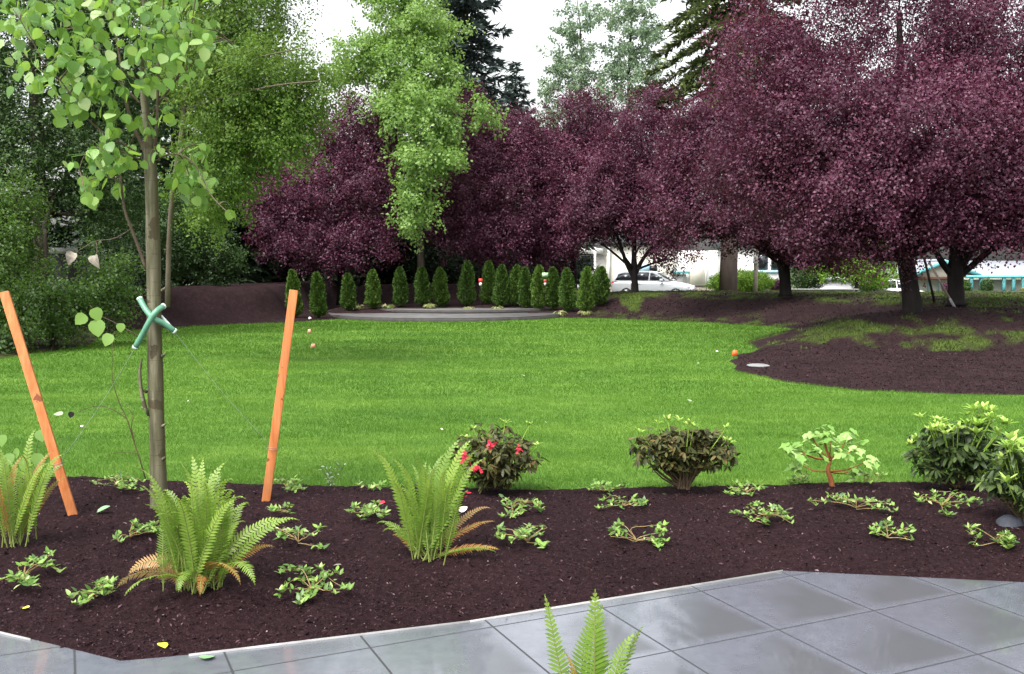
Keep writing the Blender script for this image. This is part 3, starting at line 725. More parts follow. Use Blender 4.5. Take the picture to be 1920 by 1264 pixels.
for px, d, ty, hw, lab in dk:
    b = at(px, 548, d); b[2] = 0 if px < 200 else .7
    conifer('evergreen_tree', lab, b, cz(px, ty, d), hw, M['needle_dark'], M['bark_dark'], .3, .8, 26, -.22, .6, 7, .35, 70, group='dark evergreens of the wood')

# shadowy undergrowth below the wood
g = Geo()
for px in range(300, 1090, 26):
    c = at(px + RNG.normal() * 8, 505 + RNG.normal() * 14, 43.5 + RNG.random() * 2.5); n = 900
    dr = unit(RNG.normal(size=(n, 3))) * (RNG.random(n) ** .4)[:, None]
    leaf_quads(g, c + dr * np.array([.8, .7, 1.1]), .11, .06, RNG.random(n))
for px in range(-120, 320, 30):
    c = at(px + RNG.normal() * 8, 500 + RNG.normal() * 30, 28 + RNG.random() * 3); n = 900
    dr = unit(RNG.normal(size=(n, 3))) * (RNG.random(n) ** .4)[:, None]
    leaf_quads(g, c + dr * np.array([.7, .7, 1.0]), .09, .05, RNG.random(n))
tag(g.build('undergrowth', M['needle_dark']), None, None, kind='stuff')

# ------------------------------------------------------------------ arborvitae row
ORD = ['first', 'second', 'third', 'fourth', 'fifth', 'sixth', 'seventh', 'eighth', 'ninth', 'tenth', 'eleventh', 'twelfth', 'thirteenth', 'fourteenth', 'fifteenth', 'sixteenth', 'last']
ARB = [(553, 508, 588, 24), (598, 513, 586, 25), (654, 515, 583, 24), (700, 508, 579, 24), (751, 503, 575, 24), (793, 502, 574, 25), (826, 504, 571, 26), (874, 491, 571, 27), (913, 490, 567, 24),
       (938, 498, 573, 24), (962, 499, 571, 25), (987, 503, 576, 24), (1010, 499, 578, 26), (1037, 503, 578, 24), (1065, 505, 583, 26), (1097, 502, 586, 26), (1124, 502, 580, 28)]
for k, (px, ty, by, w) in enumerate(ARB):
    d = 37.8 - (by - 571) * .16 if k not in (0, 1) else 33.2
    b = at(px, by, d); b[2] = float(H(b[0], b[1])) - .02
    top = at(px, ty, d)[2]; hh = top - b[2]; R = w * d / F / 2 * 1.12
    root = thing('arborvitae', f'slim green arborvitae, {ORD[k]} from the left in the row behind the round terrace', 'shrub', b, 'arborvitae row')
    Geo().tube([b, b + [0, 0, hh * .8]], [.03, .01], 6).build('trunk', M['bark_dark'], root)
    n = 4200; t = RNG.random(n) ** .85; an = RNG.random(n) * 6.283
    lump = 1 + .14 * np.sin(an * 3 + t * 9 + k) + .1 * np.sin(an * 5 - t * 17)
    prof = np.minimum(1, (t / .12) ** .5) * np.clip(1.02 - t ** 4.0, 0, 1) ** .6 * (.78 + .22 * (1 - t)) * lump
    rr = R * prof * RNG.uniform(.72, 1.03, n)
    ln = RNG.normal(size=2) * .05 * hh; pos = b + np.stack([rr * np.cos(an) + ln[0] * t, rr * np.sin(an) + ln[1] * t, .05 + t * hh * .96], 1)
    nr = np.stack([np.cos(an + 1.2), np.sin(an + 1.2), 0 * an], 1) + RNG.normal(size=(n, 3)) * .5
    ad = np.stack([np.cos(an) * .5, np.sin(an) * .5, 1 + 0 * an], 1) * 2.2
    g = Geo(); leaf_quads(g, pos, .085, .045, np.clip(RNG.random(n) * .7 + RNG.uniform(-.05, .35) + .15 * (vnoise(an * 3, t * 9, k) - .5), 0, 1), adir=ad, nrm=nr)
    g.build('foliage', M['arbor'], root)
# pale clumps at the foot of the row
for px, py, lab in [(592, 583, 'yellowish clump plant between the first two arborvitae'), (672, 578, 'cream clump plant between the third and fourth arborvitae'), (727, 572, 'green-yellow clump plant left of the fifth arborvitae'),
                    (806, 573, 'pale clump plant between the sixth and seventh arborvitae'), (878, 568, 'cream clump plant under the eighth arborvitae'), (932, 575, 'yellow clump plant under the tenth arborvitae'),
                    (1050, 581, 'yellow clump plant left of the fifteenth arborvitae'), (1098, 588, 'tan clump plant under the sixteenth arborvitae')]:
    b = at(px, py, 36.6 if px < 1040 else 35); b[2] = float(H(b[0], b[1]))
    n = 170; an = RNG.random(n) * 6.28; g = Geo()
    nr = np.stack([np.cos(an) * .8, np.sin(an) * .8, 1 + 0 * an], 1); ad = np.stack([np.cos(an), np.sin(an), .5 + 0 * an], 1) * 2
    leaf_quads(g, b + np.stack([np.cos(an), np.sin(an), 1 + 0 * an], 1) * RNG.uniform(.02, .18, (n, 1)), .16, .05, RNG.random(n), adir=ad, nrm=nr)
    tag(g.build('clump_plant', M['hosta']), lab, 'plant', 'clumps below the arborvitae')

# ------------------------------------------------------------------ round terrace
root = thing('round_terrace', 'round two-level pale concrete terrace at the far edge of the lawn', 'terrace', [*STC, 0])
def disc(c, r, z0, z1, ry=None):
    g = Geo(); an = np.linspace(0, 2 * math.pi, 73)[:-1]; ry = ry or r
    ring = np.stack([c[0] + r * np.cos(an), c[1] + ry * np.sin(an), 0 * an + z0], 1)
    g.prism(ring, [0, 0, z1 - z0]); return g
lo = disc(STC, 4.42, -.1, .10).build('lower_step', M['riser'], root)
disc(STC, 4.40, .10, .125).build('paving', M['slab'], lo)
C2 = STC + np.array([.45, 2.15]); hi = disc(C2, 3.75, .1, .225, 3.3).build('upper_step', M['riser'], root)
disc(C2, 3.73, .225, .245, 3.28).build('paving', M['slab'], hi)

# ------------------------------------------------------------------ staked sapling
SD = 6.45
root = thing('poplar_sapling', 'staked young poplar tree with large round leaves and green hose ties in the front bed', 'tree', P(298, 980), 'young trees')
def S(px, py, o=0): return at(px, py, SD + o)
pw = SD / F / 2 * .84
g = Geo()
tpx = [(299, 1000, 40), (297, 900, 36), (294, 800, 34), (291, 690, 33), (289, 600, 31), (288, 500, 31), (286, 420, 30), (284, 350, 28), (281, 300, 25), (276, 240, 17), (270, 180, 15), (268, 120, 13), (271, 60, 11), (270, 0, 9), (267, -90, 6), (262, -200, 3)]
tp = curve_pts([S(x, y) for x, y, _ in tpx], 60); tr = np.interp(np.linspace(0, 1, 60), np.linspace(0, 1, len(tpx)), [w for *_, w in tpx]) * pw
tr = tr * (1 + .05 * np.sin(np.linspace(0, 40, 60)) * RNG.random(60))
g.tube(tp, tr, 14)
BR = [([(283, 322), (268, 275), (250, 238), (236, 190), (228, 130), (216, 60), (208, 0), (196, -100)], 10, 3, .1), ([(285, 315), (292, 260), (295, 200), (297, 140), (301, 80), (306, 10), (312, -90)], 8, 3, -.15),
      ([(276, 300), (240, 275), (207, 257), (167, 227), (140, 187), (110, 147), (80, 113), (50, 57), (20, 10)], 5, 1.6, -.3), ([(270, 200), (220, 150), (180, 90), (140, 57), (97, 0), (70, -50)], 5, 1.6, .3),
      ([(288, 305), (320, 288), (355, 298), (378, 330), (395, 365), (420, 392), (431, 398)], 4, 1.4, -.35), ([(274, 505), (262, 470), (247, 430), (234, 395), (228, 350), (224, 310)], 8, 4, -.1),
      ([(262, 300), (228, 284), (190, 276), (160, 290), (148, 320)], 4, 1.4, -.3), ([(276, 235), (300, 190), (330, 150), (350, 100), (360, 40), (372, -40)], 6, 2, -.2),
      ([(330, 150), (370, 110), (400, 70), (430, 80), (440, 90)], 3, 1.2, -.2), ([(272, 640), (245, 622), (215, 605), (185, 590), (168, 572)], 3, 1.2, -.15), ([(235, 615), (218, 622), (210, 632)], 2, 1, -.15),
      ([(245, 430), (215, 447), (180, 452), (160, 462), (142, 474)], 2.4, 1.2, -.2), ([(180, 452), (182, 470), (178, 482)], 1.6, 1., -.2)]
bp = []
for pts, w0, w1, o in BR:
    c = curve_pts([S(x, y, o * k / (len(pts) - 1)) for k, (x, y) in enumerate(pts)], 14); bp.append(c)
    Geo().tube(c, np.linspace(w0, w1, 14) * pw, 7).build('branch', M['branch'], root, smooth=True)
bp = np.vstack(bp + [tp[30:]])
# bud stubs and pruning knots
for py in (545, 668, 735, 768, 800, 862):
    sx = RNG.choice([-1, 1]); c = S(290 + sx * 14, py, -.02); g.tube([c, c + np.array([sx * .03, -.02, .02])], [.012, .007], 6)
g.tube(curve_pts([S(278, 780, -.04), S(266, 740, -.05), S(262, 700, -.05), S(266, 672, -.05)], 8), [.008, .012, .014, .013, .012, .01, .008, .005], 6)
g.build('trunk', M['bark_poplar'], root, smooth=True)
# leaves: rounded, pointed, hanging
OUT = np.array([(0, 0), (.30, .05), (.47, .28), (.45, .55), (.28, .8), (0, 1.05), (-.28, .8), (-.45, .55), (-.47, .28), (-.30, .05)])
def big_leaf(g, p, size, nrm, down, r, outline=OUT, cup=.12):
    nrm = unit(nrm); a = down - (down @ nrm) * nrm; a = unit(a); b = np.cross(nrm, a)
    o = outline * size
    V = p + o[:, :1] * b + o[:, 1:] * a + nrm * (np.abs(outline[:, :1]) * cup * size) - nrm * (outline[:, 1:] ** 2 * cup * .8 * size)
    m = len(V); mid = p + a * size * .5 - nrm * .02 * size
    V = np.vstack([V, mid]); g.add(V, [[i, (i + 1) % m, m] for i in range(m)], r)
CL = [(40, 40, 45, 38, 20), (120, 105, 60, 50, 24), (65, 140, 45, 30, 10), (170, 55, 45, 55, 20), (150, 170, 50, 35, 16), (205, 150, 40, 50, 18), (130, 205, 30, 22, 7), (195, 290, 50, 32, 22), (165, 345, 20, 30, 7),
      (240, 292, 15, 18, 6), (215, 15, 50, 25, 14), (285, 60, 38, 55, 24), (282, 140, 20, 30, 9), (275, 230, 16, 22, 8), (300, 20, 30, 25, 10), (340, 55, 35, 45, 17), (312, 100, 30, 35, 13), (318, 208, 10, 14, 3),
      (350, 120, 35, 30, 8), (385, 60, 25, 40, 8), (440, 88, 4, 5, 1), (355, 335, 36, 42, 26), (380, 280, 22, 16, 6), (298, 285, 12, 10, 3), (432, 396, 3, 4, 1), (158, 365, 10, 10, 2), (30, 100, 30, 25, 6), (120, 30, 40, 30, 12),
      (220, 230, 25, 25, 7), (215, 345, 18, 20, 5), (250, 90, 25, 50, 12), (150, 130, 60, 50, 14), (110, -60, 90, 45, 30), (270, -70, 110, 55, 46), (260, -150, 70, 50, 26), (370, -30, 50, 40, 14), (20, -10, 50, 30, 10)]
g = Geo()
for cx, cy, rx, ry, n in CL:
    o = RNG.normal() * .22
    c0 = S(cx, cy - 6, o); q = bp[np.argmin(np.linalg.norm(bp - c0, axis=1))]
    tw = Geo(); tw.tube(curve_pts([q, (q + c0) / 2 + [0, 0, .03], c0], 6), np.linspace(.006, .003, 6), 5, cap=False)
    for _ in range(int(n * 2.0)):
        p = S(cx + RNG.normal() * rx * .55, cy + RNG.normal() * ry * .55, o + RNG.normal() * .12)
        nr = np.array([RNG.normal() * .8, -abs(RNG.normal()) * 1.0, RNG.normal() * .5 + .2]); dn = np.array([RNG.normal() * .45, RNG.normal() * .3, -1])
        sz = RNG.uniform(.045, .088)
        big_leaf(g, p, sz, nr, dn, RNG.random() ** 1.1)
        e = p + np.array([RNG.normal() * .012, RNG.normal() * .012, .035]); e2 = e * .55 + c0 * .45 if n > 1 else q
        g.tube([p, e, e2], [.0012, .0016, .002], 3, cap=False)
    tw.build('branch', M['branch'], root)
for px, py, sz in [(175, 578, .09), (160, 590, .085), (180, 600, .11), (207, 626, .085), (226, 606, .06)]:
    big_leaf(g, S(px, py, -.17), sz, np.array([RNG.normal() * .4, -1, .3]), np.array([RNG.normal() * .4, 0, -1]), .75)
g.build('leaves', M['poplar'], root)
g = Geo()
for px, py in ((139, 474), (178, 479)):
    big_leaf(g, S(px, py, -.2), .075, np.array([.35 if px < 150 else -.3, -1, .5]), np.array([-.5 if px < 150 else .3, 0, -1]), .5, cup=.75)
o = g.build('withered_leaves', M['dry_leaf'], root); o['label'] = 'two curled pale withered leaves'
# green hose ties crossing round the trunk
def hose(pts, name):
    c = curve_pts(pts, 16); o = Geo().tube(c, .0195, 10).build(name, M['hose'], root, smooth=True)
    for e, s in ((c[0], c[0] - c[1]), (c[-1], c[-1] - c[-2])): Geo().tube([e - unit(s) * .002, e + unit(s) * .012], .0205, 10).build('hose_end', M['hose_end'], o)
hose([S(263, 562, -.02), S(273, 580, -.065), S(288, 597, -.10), S(306, 606, -.07), S(326, 620, -.03)], 'hose_tie')
hose([S(305, 575, -.05), S(292, 585, -.11), S(279, 605, -.12), S(268, 626, -.10), S(254, 650, -.08)], 'hose_tie')
Geo().tube(curve_pts([S(302, 593, .05), S(314, 606, .02), S(327, 621, -.02)], 6), .011, 8).build('hose_tie', M['hose_end'], root, smooth=True)

def square_bar(g, a, b, w, rz=.4):
    a = np.asarray(a); b = np.asarray(b); t = unit(b - a); u = np.array([math.cos(rz), math.sin(rz), 0]); u = unit(u - (u @ t) * t); q = np.cross(t, u)
    g.prism([a + (i * u + j * q) * w / 2 for i, j in ((-1, -1), (1, -1), (1, 1), (-1, 1))], b - a)
def stake(top, bot, label, rz, wz):
    b = P(*bot); root = thing('wooden_stake', label, 'stake', b, 'stakes holding the sapling')
    t = at(*top, b[1] + .1); dirn = unit(t - b)
    g = Geo(); square_bar(g, b - dirn * .15, t, .058, rz); g.build('post', M['cedar'], root, bevel=.003)
    c = b + dirn * np.linalg.norm(t - b) * wz; g = Geo(); an = np.linspace(0, 4 * math.pi, 28)
    u = unit(np.cross(dirn, [0, 1, 0])); w = np.cross(dirn, u)
    g.tube([c + .043 * (math.cos(q) * u + math.sin(q) * w) + dirn * .012 * (q / 6.28 - 1) for q in an], .0016, 4); g.build('wire_wrap', M['wire'], root)
    return c
wl = stake((8, 548), (143, 985), 'orange wooden stake leaning at the left edge, its top tilted left', .35, .26)
wr = stake((551, 544), (496, 960), 'orange wooden stake right of the sapling, its top tilted right', .2, .29)
def guy(a, b, label):
    m = (np.asarray(a) + b) / 2 - [0, 0, .03]
    tag(Geo().tube(curve_pts([a, m, b], 10), .0013, 4).build('guy_wire', M['wire']), label, 'wire', 'guy wires')
guy(S(254, 651, -.08), wl, 'thin wire from the sapling tie down to the left stake')
guy(S(327, 622, -.02), wr, 'thin wire from the sapling tie down to the right stake')
# thin dark sucker shrub beside the trunk
b = P(274, 900); root = thing('bare_twig', 'thin dark bare twig rising from the bed just left of the sapling trunk', 'twig', b)
g = Geo(); Q = lambda x, y: at(x, y, b[1])
g.tube(curve_pts([Q(274, 902), Q(260, 855), Q(247, 815), Q(238, 785), Q(225, 758), Q(213, 722), Q(210, 690), Q(211, 640)], 16), np.linspace(.006, .0018, 16), 6)
g.tube(curve_pts([Q(238, 785), Q(215, 770), Q(190, 761), Q(165, 765), Q(140, 776)], 10), np.linspace(.004, .0015, 10), 5)
g.tube(curve_pts([Q(252, 830), Q(246, 800), Q(250, 780), Q(240, 765)], 8), np.linspace(.005, .002, 8), 5)
g.tube(curve_pts([Q(258, 850), Q(230, 848), Q(200, 853)], 6), np.linspace(.003, .0012, 6), 5)
g.build('stem', M['twig'], root, smooth=True)
g = Geo(); big_leaf(g, Q(135, 772), .05, np.array([.3, -1, .2]), np.array([-.3, 0, -1]), 0.); o = g.build('dead_leaf', M['bark_plum'], root)
g = Geo(); big_leaf(g, Q(118, 776), .07, np.array([.1, -.4, 1]), np.array([-1, 0, -.3]), .7); g.build('pale_leaf', M['pale_dead'], root)

# ------------------------------------------------------------------ ferns
def frond(az, el, L, droop, mat, root, base, wmax=.055, npair=34, name='frond', label=None, twist=0, tipr=None, curl=.8):
    k = npair; t = np.linspace(0, 1, k + 1)
    h = np.array([math.cos(az), math.sin(az), 0]); ang = el - droop * t ** 1.6 - curl * np.clip((t - .7) / .3, 0, 1) ** 2
    st = np.stack([np.cos(ang)[:, None] * h + np.sin(ang)[:, None] * np.array([0, 0, 1])], 0)[0] * (L / k)
    pts = base + np.cumsum(np.vstack([[0, 0, 0], st[:-1]]), 0)
    pts[:, 2] = np.maximum(pts[:, 2], base[2] + .012 + .01 * t)
    tan = unit(np.gradient(pts, axis=0)); side = unit(np.cross(tan, np.array([0, 0, 1.]) + h * 0.001))
    side = side * math.cos(twist) + np.cross(tan, side) * math.sin(twist)
    xs = np.array([1., .15, 0]) * np.where(side[:, :1] < 0, -1, 1); xs = xs - (xs * tan).sum(1)[:, None] * tan; side = unit(side * .4 + xs * .6 * abs(math.sin(el)) ** 3)
    side = unit(side - (side * tan).sum(1)[:, None] * tan)
    nrm = np.cross(side, tan)
    g = Geo(); V = []; R = []; fr_ = RNG.random()
    for i in range(5, k + 1):
        s = t[i]; w = wmax * min(1, (s / .42) ** 1.15) * max(0.02, 1 - s ** 2.8) ** .8 * RNG.uniform(.88, 1.1)
        wd = max(.006, L / k * .78)
        for sg in (-1, 1):
            p = pts[i]; a = unit(side[i] * sg + tan[i] * (.35 + .3 * s) - nrm[i] * RNG.uniform(-.05, .3)); b = tan[i]
            V += [p - b * wd * .45, p + a * w * .5 - b * wd * .5 + nrm[i] * .004, p + a * w, p + a * w * .55 + b * wd * .5 + nrm[i] * .004, p + b * wd * .45]
            rr = .0 + .5 * fr_ + .2 * RNG.random() + (.25 * s if tipr is None else tipr * s); R.append(min(1, rr))
    n = len(R); g.add(np.array(V), np.arange(n * 5).reshape(n, 5), np.array(R))
    o = g.build(name, mat, root)
    if label: o['label'] = label
    Geo().tube(pts, np.linspace(.0042, .0012, k + 1), 5).build('midrib', M['rachis'], o)
    return o
def fern(label, base, specs, group='ferns in mulch'):
    base = np.asarray(base, float); root = thing('fern', label, 'fern', base, group)
    for s in specs:
        kw = dict(s); a = kw.pop('a'); e = kw.pop('e'); L = kw.pop('L'); dr = kw.pop('d'); m = kw.pop('m', 'fern')
        sp_ = kw.pop('o', .03); off = np.array([RNG.normal() * sp_, RNG.normal() * sp_ * .7, 0])
        nm = {'fern': 'frond', 'fern_brown': 'brown_frond', 'fern_tan': 'tan_frond'}[m]
        frond(math.radians(a), math.radians(e), L, math.radians(dr), M[m], root, base + off, name=nm, twist=RNG.normal() * .35, **kw)
    return root
b = P(372, 1136); b[2] = float(bed_h(b[0], b[1]))
sp = []
for k in range(44):
    a = 360 * k / 44 + RNG.normal() * 8; right = max(0, math.cos(math.radians(a)))
    sp.append(dict(a=a, e=RNG.uniform(72, 89) - 14 * right * RNG.random(), L=RNG.uniform(.40, .65), d=RNG.uniform(0, 30), wmax=RNG.uniform(.044, .060), curl=RNG.uniform(.5, 1.9), o=.065))
sp += [dict(a=12, e=56, L=.58, d=40, wmax=.055), dict(a=25, e=54, L=.60, d=45, wmax=.055), dict(a=168, e=74, L=.66, d=6, wmax=.04), dict(a=100, e=80, L=.68, d=15), dict(a=120, e=82, L=.70, d=10), dict(a=60, e=78, L=.68, d=20),
       dict(a=-92, e=62, L=.36, d=125, wmax=.062, curl=.2), dict(a=-78, e=58, L=.34, d=120, m='fern_brown', wmax=.05, curl=.2), dict(a=-42, e=66, L=.46, d=130, wmax=.06, curl=.2), dict(a=-34, e=60, L=.47, d=120, m='fern_brown', wmax=.055, curl=.2),
       dict(a=192, e=52, L=.46, d=100, m='fern_tan', wmax=.075, curl=.2), dict(a=206, e=46, L=.44, d=90, m='fern_tan', wmax=.08, curl=.2), dict(a=222, e=44, L=.44, d=90, wmax=.06, curl=.2),
       dict(a=16, e=44, L=.42, d=30, m='fern_brown', wmax=.045), dict(a=155, e=36, L=.40, d=50, m='fern_brown', wmax=.045)]
fern('large bushy green fern in front of the sapling trunk, some fronds browning', b, sp)
b = P(800, 1072); b[2] = .06; sp = []
for k in range(24):
    a = 360 * k / 24 + RNG.normal() * 10
    sp.append(dict(a=a, e=RNG.uniform(72, 88), L=RNG.uniform(.44, .64), d=RNG.uniform(-4, 18), wmax=RNG.uniform(.042, .056), o=.05))
sp += [dict(a=178, e=66, L=.70, d=-4, wmax=.055), dict(a=165, e=70, L=.66, d=2, wmax=.055), dict(a=190, e=74, L=.62, d=0, wmax=.055), dict(a=15, e=72, L=.74, d=2, wmax=.06), dict(a=30, e=70, L=.74, d=0, wmax=.06), dict(a=5, e=64, L=.68, d=2, wmax=.055), dict(a=-8, e=70, L=.7, d=0, wmax=.055),
       dict(a=-6, e=22, L=.44, d=30, m='fern_brown', wmax=.06, curl=.2), dict(a=14, e=40, L=.46, d=35, m='fern_brown', wmax=.055, curl=.3), dict(a=30, e=44, L=.52, d=30, m='fern_tan', wmax=.035), dict(a=165, e=50, L=.26, d=40, m='fern_brown', wmax=.06), dict(a=-14, e=26, L=.40, d=35, wmax=.06, curl=.2), dict(a=175, e=58, L=.34, d=60, wmax=.055), dict(a=150, e=50, L=.4, d=50, wmax=.05)]
fern('upright yellow-green fern in the middle of the bed with orange lower fronds', b, sp)
b = P(30, 1045); b[2] = .06; sp = []
for k in range(17):
    a = 360 * k / 17 + RNG.normal() * 10
    sp.append(dict(a=a, e=RNG.uniform(70, 88), L=RNG.uniform(.42, .62), d=RNG.uniform(0, 30), wmax=RNG.uniform(.04, .055), o=.06, m='fern_brown' if k % 7 == 3 else 'fern'))
sp += [dict(a=60, e=70, L=.62, d=15, m='fern_brown', wmax=.045), dict(a=85, e=80, L=.7, d=10), dict(a=5, e=70, L=.55, d=10), dict(a=20, e=60, L=.5, d=10, m='fern_brown', wmax=.04)]
fern('fern with rusty fronds cut off by the left border of the photo', b, sp)
b = np.array([.245, 3.15, .0]); sp = [dict(a=80, curl=.1, e=88, L=.60, d=-2, wmax=.085, npair=38), dict(a=174, curl=.1, e=76, L=.60, d=-5, wmax=.055, npair=38), dict(a=40, e=84, L=.49, d=-2, wmax=.075), dict(a=62, e=82, L=.53, d=-2, wmax=.07), dict(a=8, e=76, L=.50, d=0, wmax=.06), dict(a=3, e=69, L=.52, d=0, wmax=.055, curl=.2), dict(a=150, e=84, L=.40, d=0, wmax=.03, m='fern_brown'),
     dict(a=-60, e=70, L=.4, d=30), dict(a=-120, e=65, L=.4, d=30), dict(a=200, e=60, L=.4, d=40)]
fern('bright green fern tips rising over the patio at the bottom edge', b, sp)
g = Geo(); g.add(*grid(np.linspace(-.5, 1.1, 30), np.linspace(2.3, 3.5, 24), lambda x, y: .03 - .16 * (((x - .3) / .8) ** 2 + ((y - 2.9) / .6) ** 2) + .02 * fbm(x * 9, y * 9, 4)))
structure(g.build('mulch_patch', M['mulch'], smooth=True))

# ------------------------------------------------------------------ shrubs
ELL = np.array([(0, 0), (.13, .2), (.17, .5), (.12, .8), (0, 1), (-.12, .8), (-.17, .5), (-.13, .2)])
def rhodo(label, base, w, h, dep, nwh, mats, shoots, flowers=(), low=.12, size=.085, name='rhododendron', lumps=((0, 0, 1),)):
    base = np.asarray(base, float); root = thing(name, label, 'shrub', base, 'rhododendrons')
    br = Geo(); lf = Geo()
    for k in range(nwh):
        lx, lz, ls = lumps[k % len(lumps)]
        dr = unit(RNG.normal(size=3)); rad = RNG.random() ** .38
        c = base + np.array([lx * w, 0, low + (h - low) * (.5 + lz)]) + dr * rad * np.array([w / 2, dep / 2, (h - low) * .52]) * ls * (1 + RNG.normal() * .07)
        if c[2] < base[2] + low * .8: c[2] = base[2] + low * .8 + RNG.random() * .06
        if k % 6 == 0:
            s0 = base + np.array([RNG.normal() * .02, RNG.normal() * .02, 0]); m = s0 * .5 + c * .5 + np.array([RNG.normal() * .03, 0, -.02])
            br.tube(curve_pts([s0, m, c], 6), np.linspace(.009, .003, 6), 5, cap=False)
        m_ = RNG.integers(5, 9); ph = RNG.random() * 6.28; dpl = RNG.uniform(-1.1, .25); rw = RNG.random(); tl = RNG.normal(size=3) * .35
        for q in range(m_):
            an = ph + q * 6.28 / m_ + RNG.normal() * .25; hd = np.array([math.cos(an), math.sin(an), dpl + RNG.normal() * .25]) + tl
            nr = np.array([math.cos(an) * -dpl, math.sin(an) * -dpl, 1.]) + RNG.normal(size=3) * .35
            big_leaf(lf, c + unit(hd) * .008, size * RNG.uniform(.65, 1.15), nr, hd, np.clip(.45 * rw + .55 * RNG.random(), 0, 1), ELL, RNG.uniform(.05, .35))
    br.build('branches', M['twig'], root); lf.build('leaves', M[mats[0]], root)
    for (sx, sz, sc) in shoots:
        c = base + np.array([sx * w / 2, RNG.uniform(-.45, .1) * dep, sz * h])
        sh = Geo(); sh.tube([base + (c - base) * .6, c], [.004, .0035], 5, cap=False)
        for q in range(9):
            an = q * .7 + RNG.normal() * .2; e = RNG.uniform(.4, 1.6); hd = np.array([math.cos(an), math.sin(an), e])
            nr = np.array([-math.cos(an) * e, -math.sin(an) * e, 1.])
            big_leaf(sh, c, sc * RNG.uniform(.65, 1.1), nr, hd, RNG.random(), ELL, .2)
        sh.build('new_shoot', M['shoot'], root)
    for fx, fz, fs in flowers:
        g = Geo(); c = base + np.array([fx * w / 2, -dep * .5, fz * h])
        for q in range(9):
            big_leaf(g, c + RNG.normal(size=3) * fs * .3, fs * RNG.uniform(.6, 1), RNG.normal(size=3) + [0, -1, .3], RNG.normal(size=3), RNG.random(), ELL * [1.8, 1])
        g.build('flower', M['petal'], root)
    return root
b = P(932, 926); b[2] = .05
rhodo('dark rhododendron with a few red flowers, behind the upright fern', b, .64, .47, .52, 260, ['rhodo'], [(-.75, .78, .06), (-.55, .95, .05), (.18, 1.02, .06), (.75, 1.02, .06), (.95, .7, .05), (-.95, .6, .05)],
      [(-.12, .78, .045), (-.72, .6, .05), (-.45, .42, .055), (.5, .72, .03)], low=.04, size=.068)
b = P(1280, 928); b[2] = .05
rhodo('spreading bronze-green rhododendron in two lobes with bare stems below, centre right of the bed', b, .76, .50, .54, 380, ['rhodo'], [(-.3, 1.02, .065), (-.15, 1.06, .06), (0, 1.03, .065), (.1, 1.0, .05), (.72, .98, .05), (-.9, .88, .06), (.92, .68, .06), (.8, .75, .05), (-.5, .98, .05)],
      low=.12, lumps=((-.17, .04, .78), (.18, -.08, .8), (.12, .14, .5), (0, -.05, .9)), size=.07)
b = P(1790, 925); b[2] = .05
sh = [(RNG.uniform(-.9, -.3), RNG.uniform(.8, .98), .07) for _ in range(16)] + [(RNG.uniform(.1, .8), RNG.uniform(.82, 1.12), .085) for _ in range(20)] + [(-1.05, .7, .07), (-1.1, .6, .07), (.35, .25, .075), (.5, .4, .075), (.75, .3, .07), (.9, .62, .07), (.1, .5, .06), (-.35, .7, .05), (.9, .8, .07)]
rhodo('rounded green rhododendron topped with lime new growth at the right of the bed', b, .64, .53, .58, 250, ['rhodo_green'], sh, low=.04, lumps=((-.12, -.02, .85), (.14, .04, .9)), size=.09)
b = P(1925, 1005); b[2] = .06
sh = [(RNG.uniform(-.9, .9), RNG.uniform(.78, 1.05), .085) for _ in range(20)] + [(-.7, .72, .1), (-.45, .82, .11), (-.95, .55, .09), (-.6, .62, .1)]
rhodo('lime-shooted rhododendron cut off by the right border beside a dark stone', b, .52, .60, .5, 170, ['rhodo_green'], sh, low=.1, size=.09)
# dark stone under it
def rock(name, label, cat, c, r, mat, seed, sub=18, group=None):
    th = np.linspace(0, math.pi, sub); ph = np.linspace(0, 2 * math.pi, sub * 2 + 1)[:-1]
    T, Q = np.meshgrid(th, ph, indexing='ij'); d = np.stack([np.sin(T) * np.cos(Q), np.sin(T) * np.sin(Q), np.cos(T)], -1)
    k = 1 + .28 * (fbm(d[..., 0] * 2 + seed, d[..., 1] * 2 + d[..., 2] * 3, seed) - .5)
    V = (c + d * k[..., None] * np.asarray(r)).reshape(-1, 3); w = len(ph)
    Fq = [[i * w + j, i * w + (j + 1) % w, (i + 1) * w + (j + 1) % w, (i + 1) * w + j] for i in range(sub - 1) for j in range(w)]
    o = Geo().add(V, Fq).build(name, mat, smooth=True); return tag(o, label, cat, group)
c = P(1893, 1003); c[2] = .06
rock('stone', 'dark grey rounded stone under the shrub at the right border', 'stone', c, (.09, .08, .07), M['stone'], 3)
c = P(1422, 691); c[2] = .05
rock('flat_stone', 'flat pale stone lying at the tip of the mulch path', 'stone', c, (.2, .22, .03), M['flatstone'], 5)

# small tree-like hydrangea with orange stem
LOB = np.array([(0, 0), (.22, .05), (.34, .28), (.26, .36), (.46, .56), (.3, .66), (.14, .74), (0, 1.05), (-.14, .74), (-.3, .66), (-.46, .56), (-.26, .36), (-.34, .28), (-.22, .05)])
b = P(1563, 922); b[2] = .05; root = thing('hydrangea', 'small tree-like shrub with orange-brown stem and pale lobed leaves', 'shrub', b)
Q = lambda x, y, o=0: at(x, y, b[1] + o)
g = Geo()
tips = [(1545, 810, 0), (1500, 845, -.1), (1480, 838, .05), (1610, 835, .05), (1625, 865, -.1), (1590, 820, .15), (1520, 815, .12), (1535, 850, -.15), (1575, 845, -.12), (1605, 880, .1), (1500, 870, .15), (1557, 828, -.05)]
g.tube(curve_pts([Q(1563, 926), Q(1558, 900), Q(1552, 880), Q(1557, 862), Q(1549, 842), Q(1545, 815)], 14), np.linspace(.022, .007, 14) * np.linspace(1.1, .9, 14), 8)
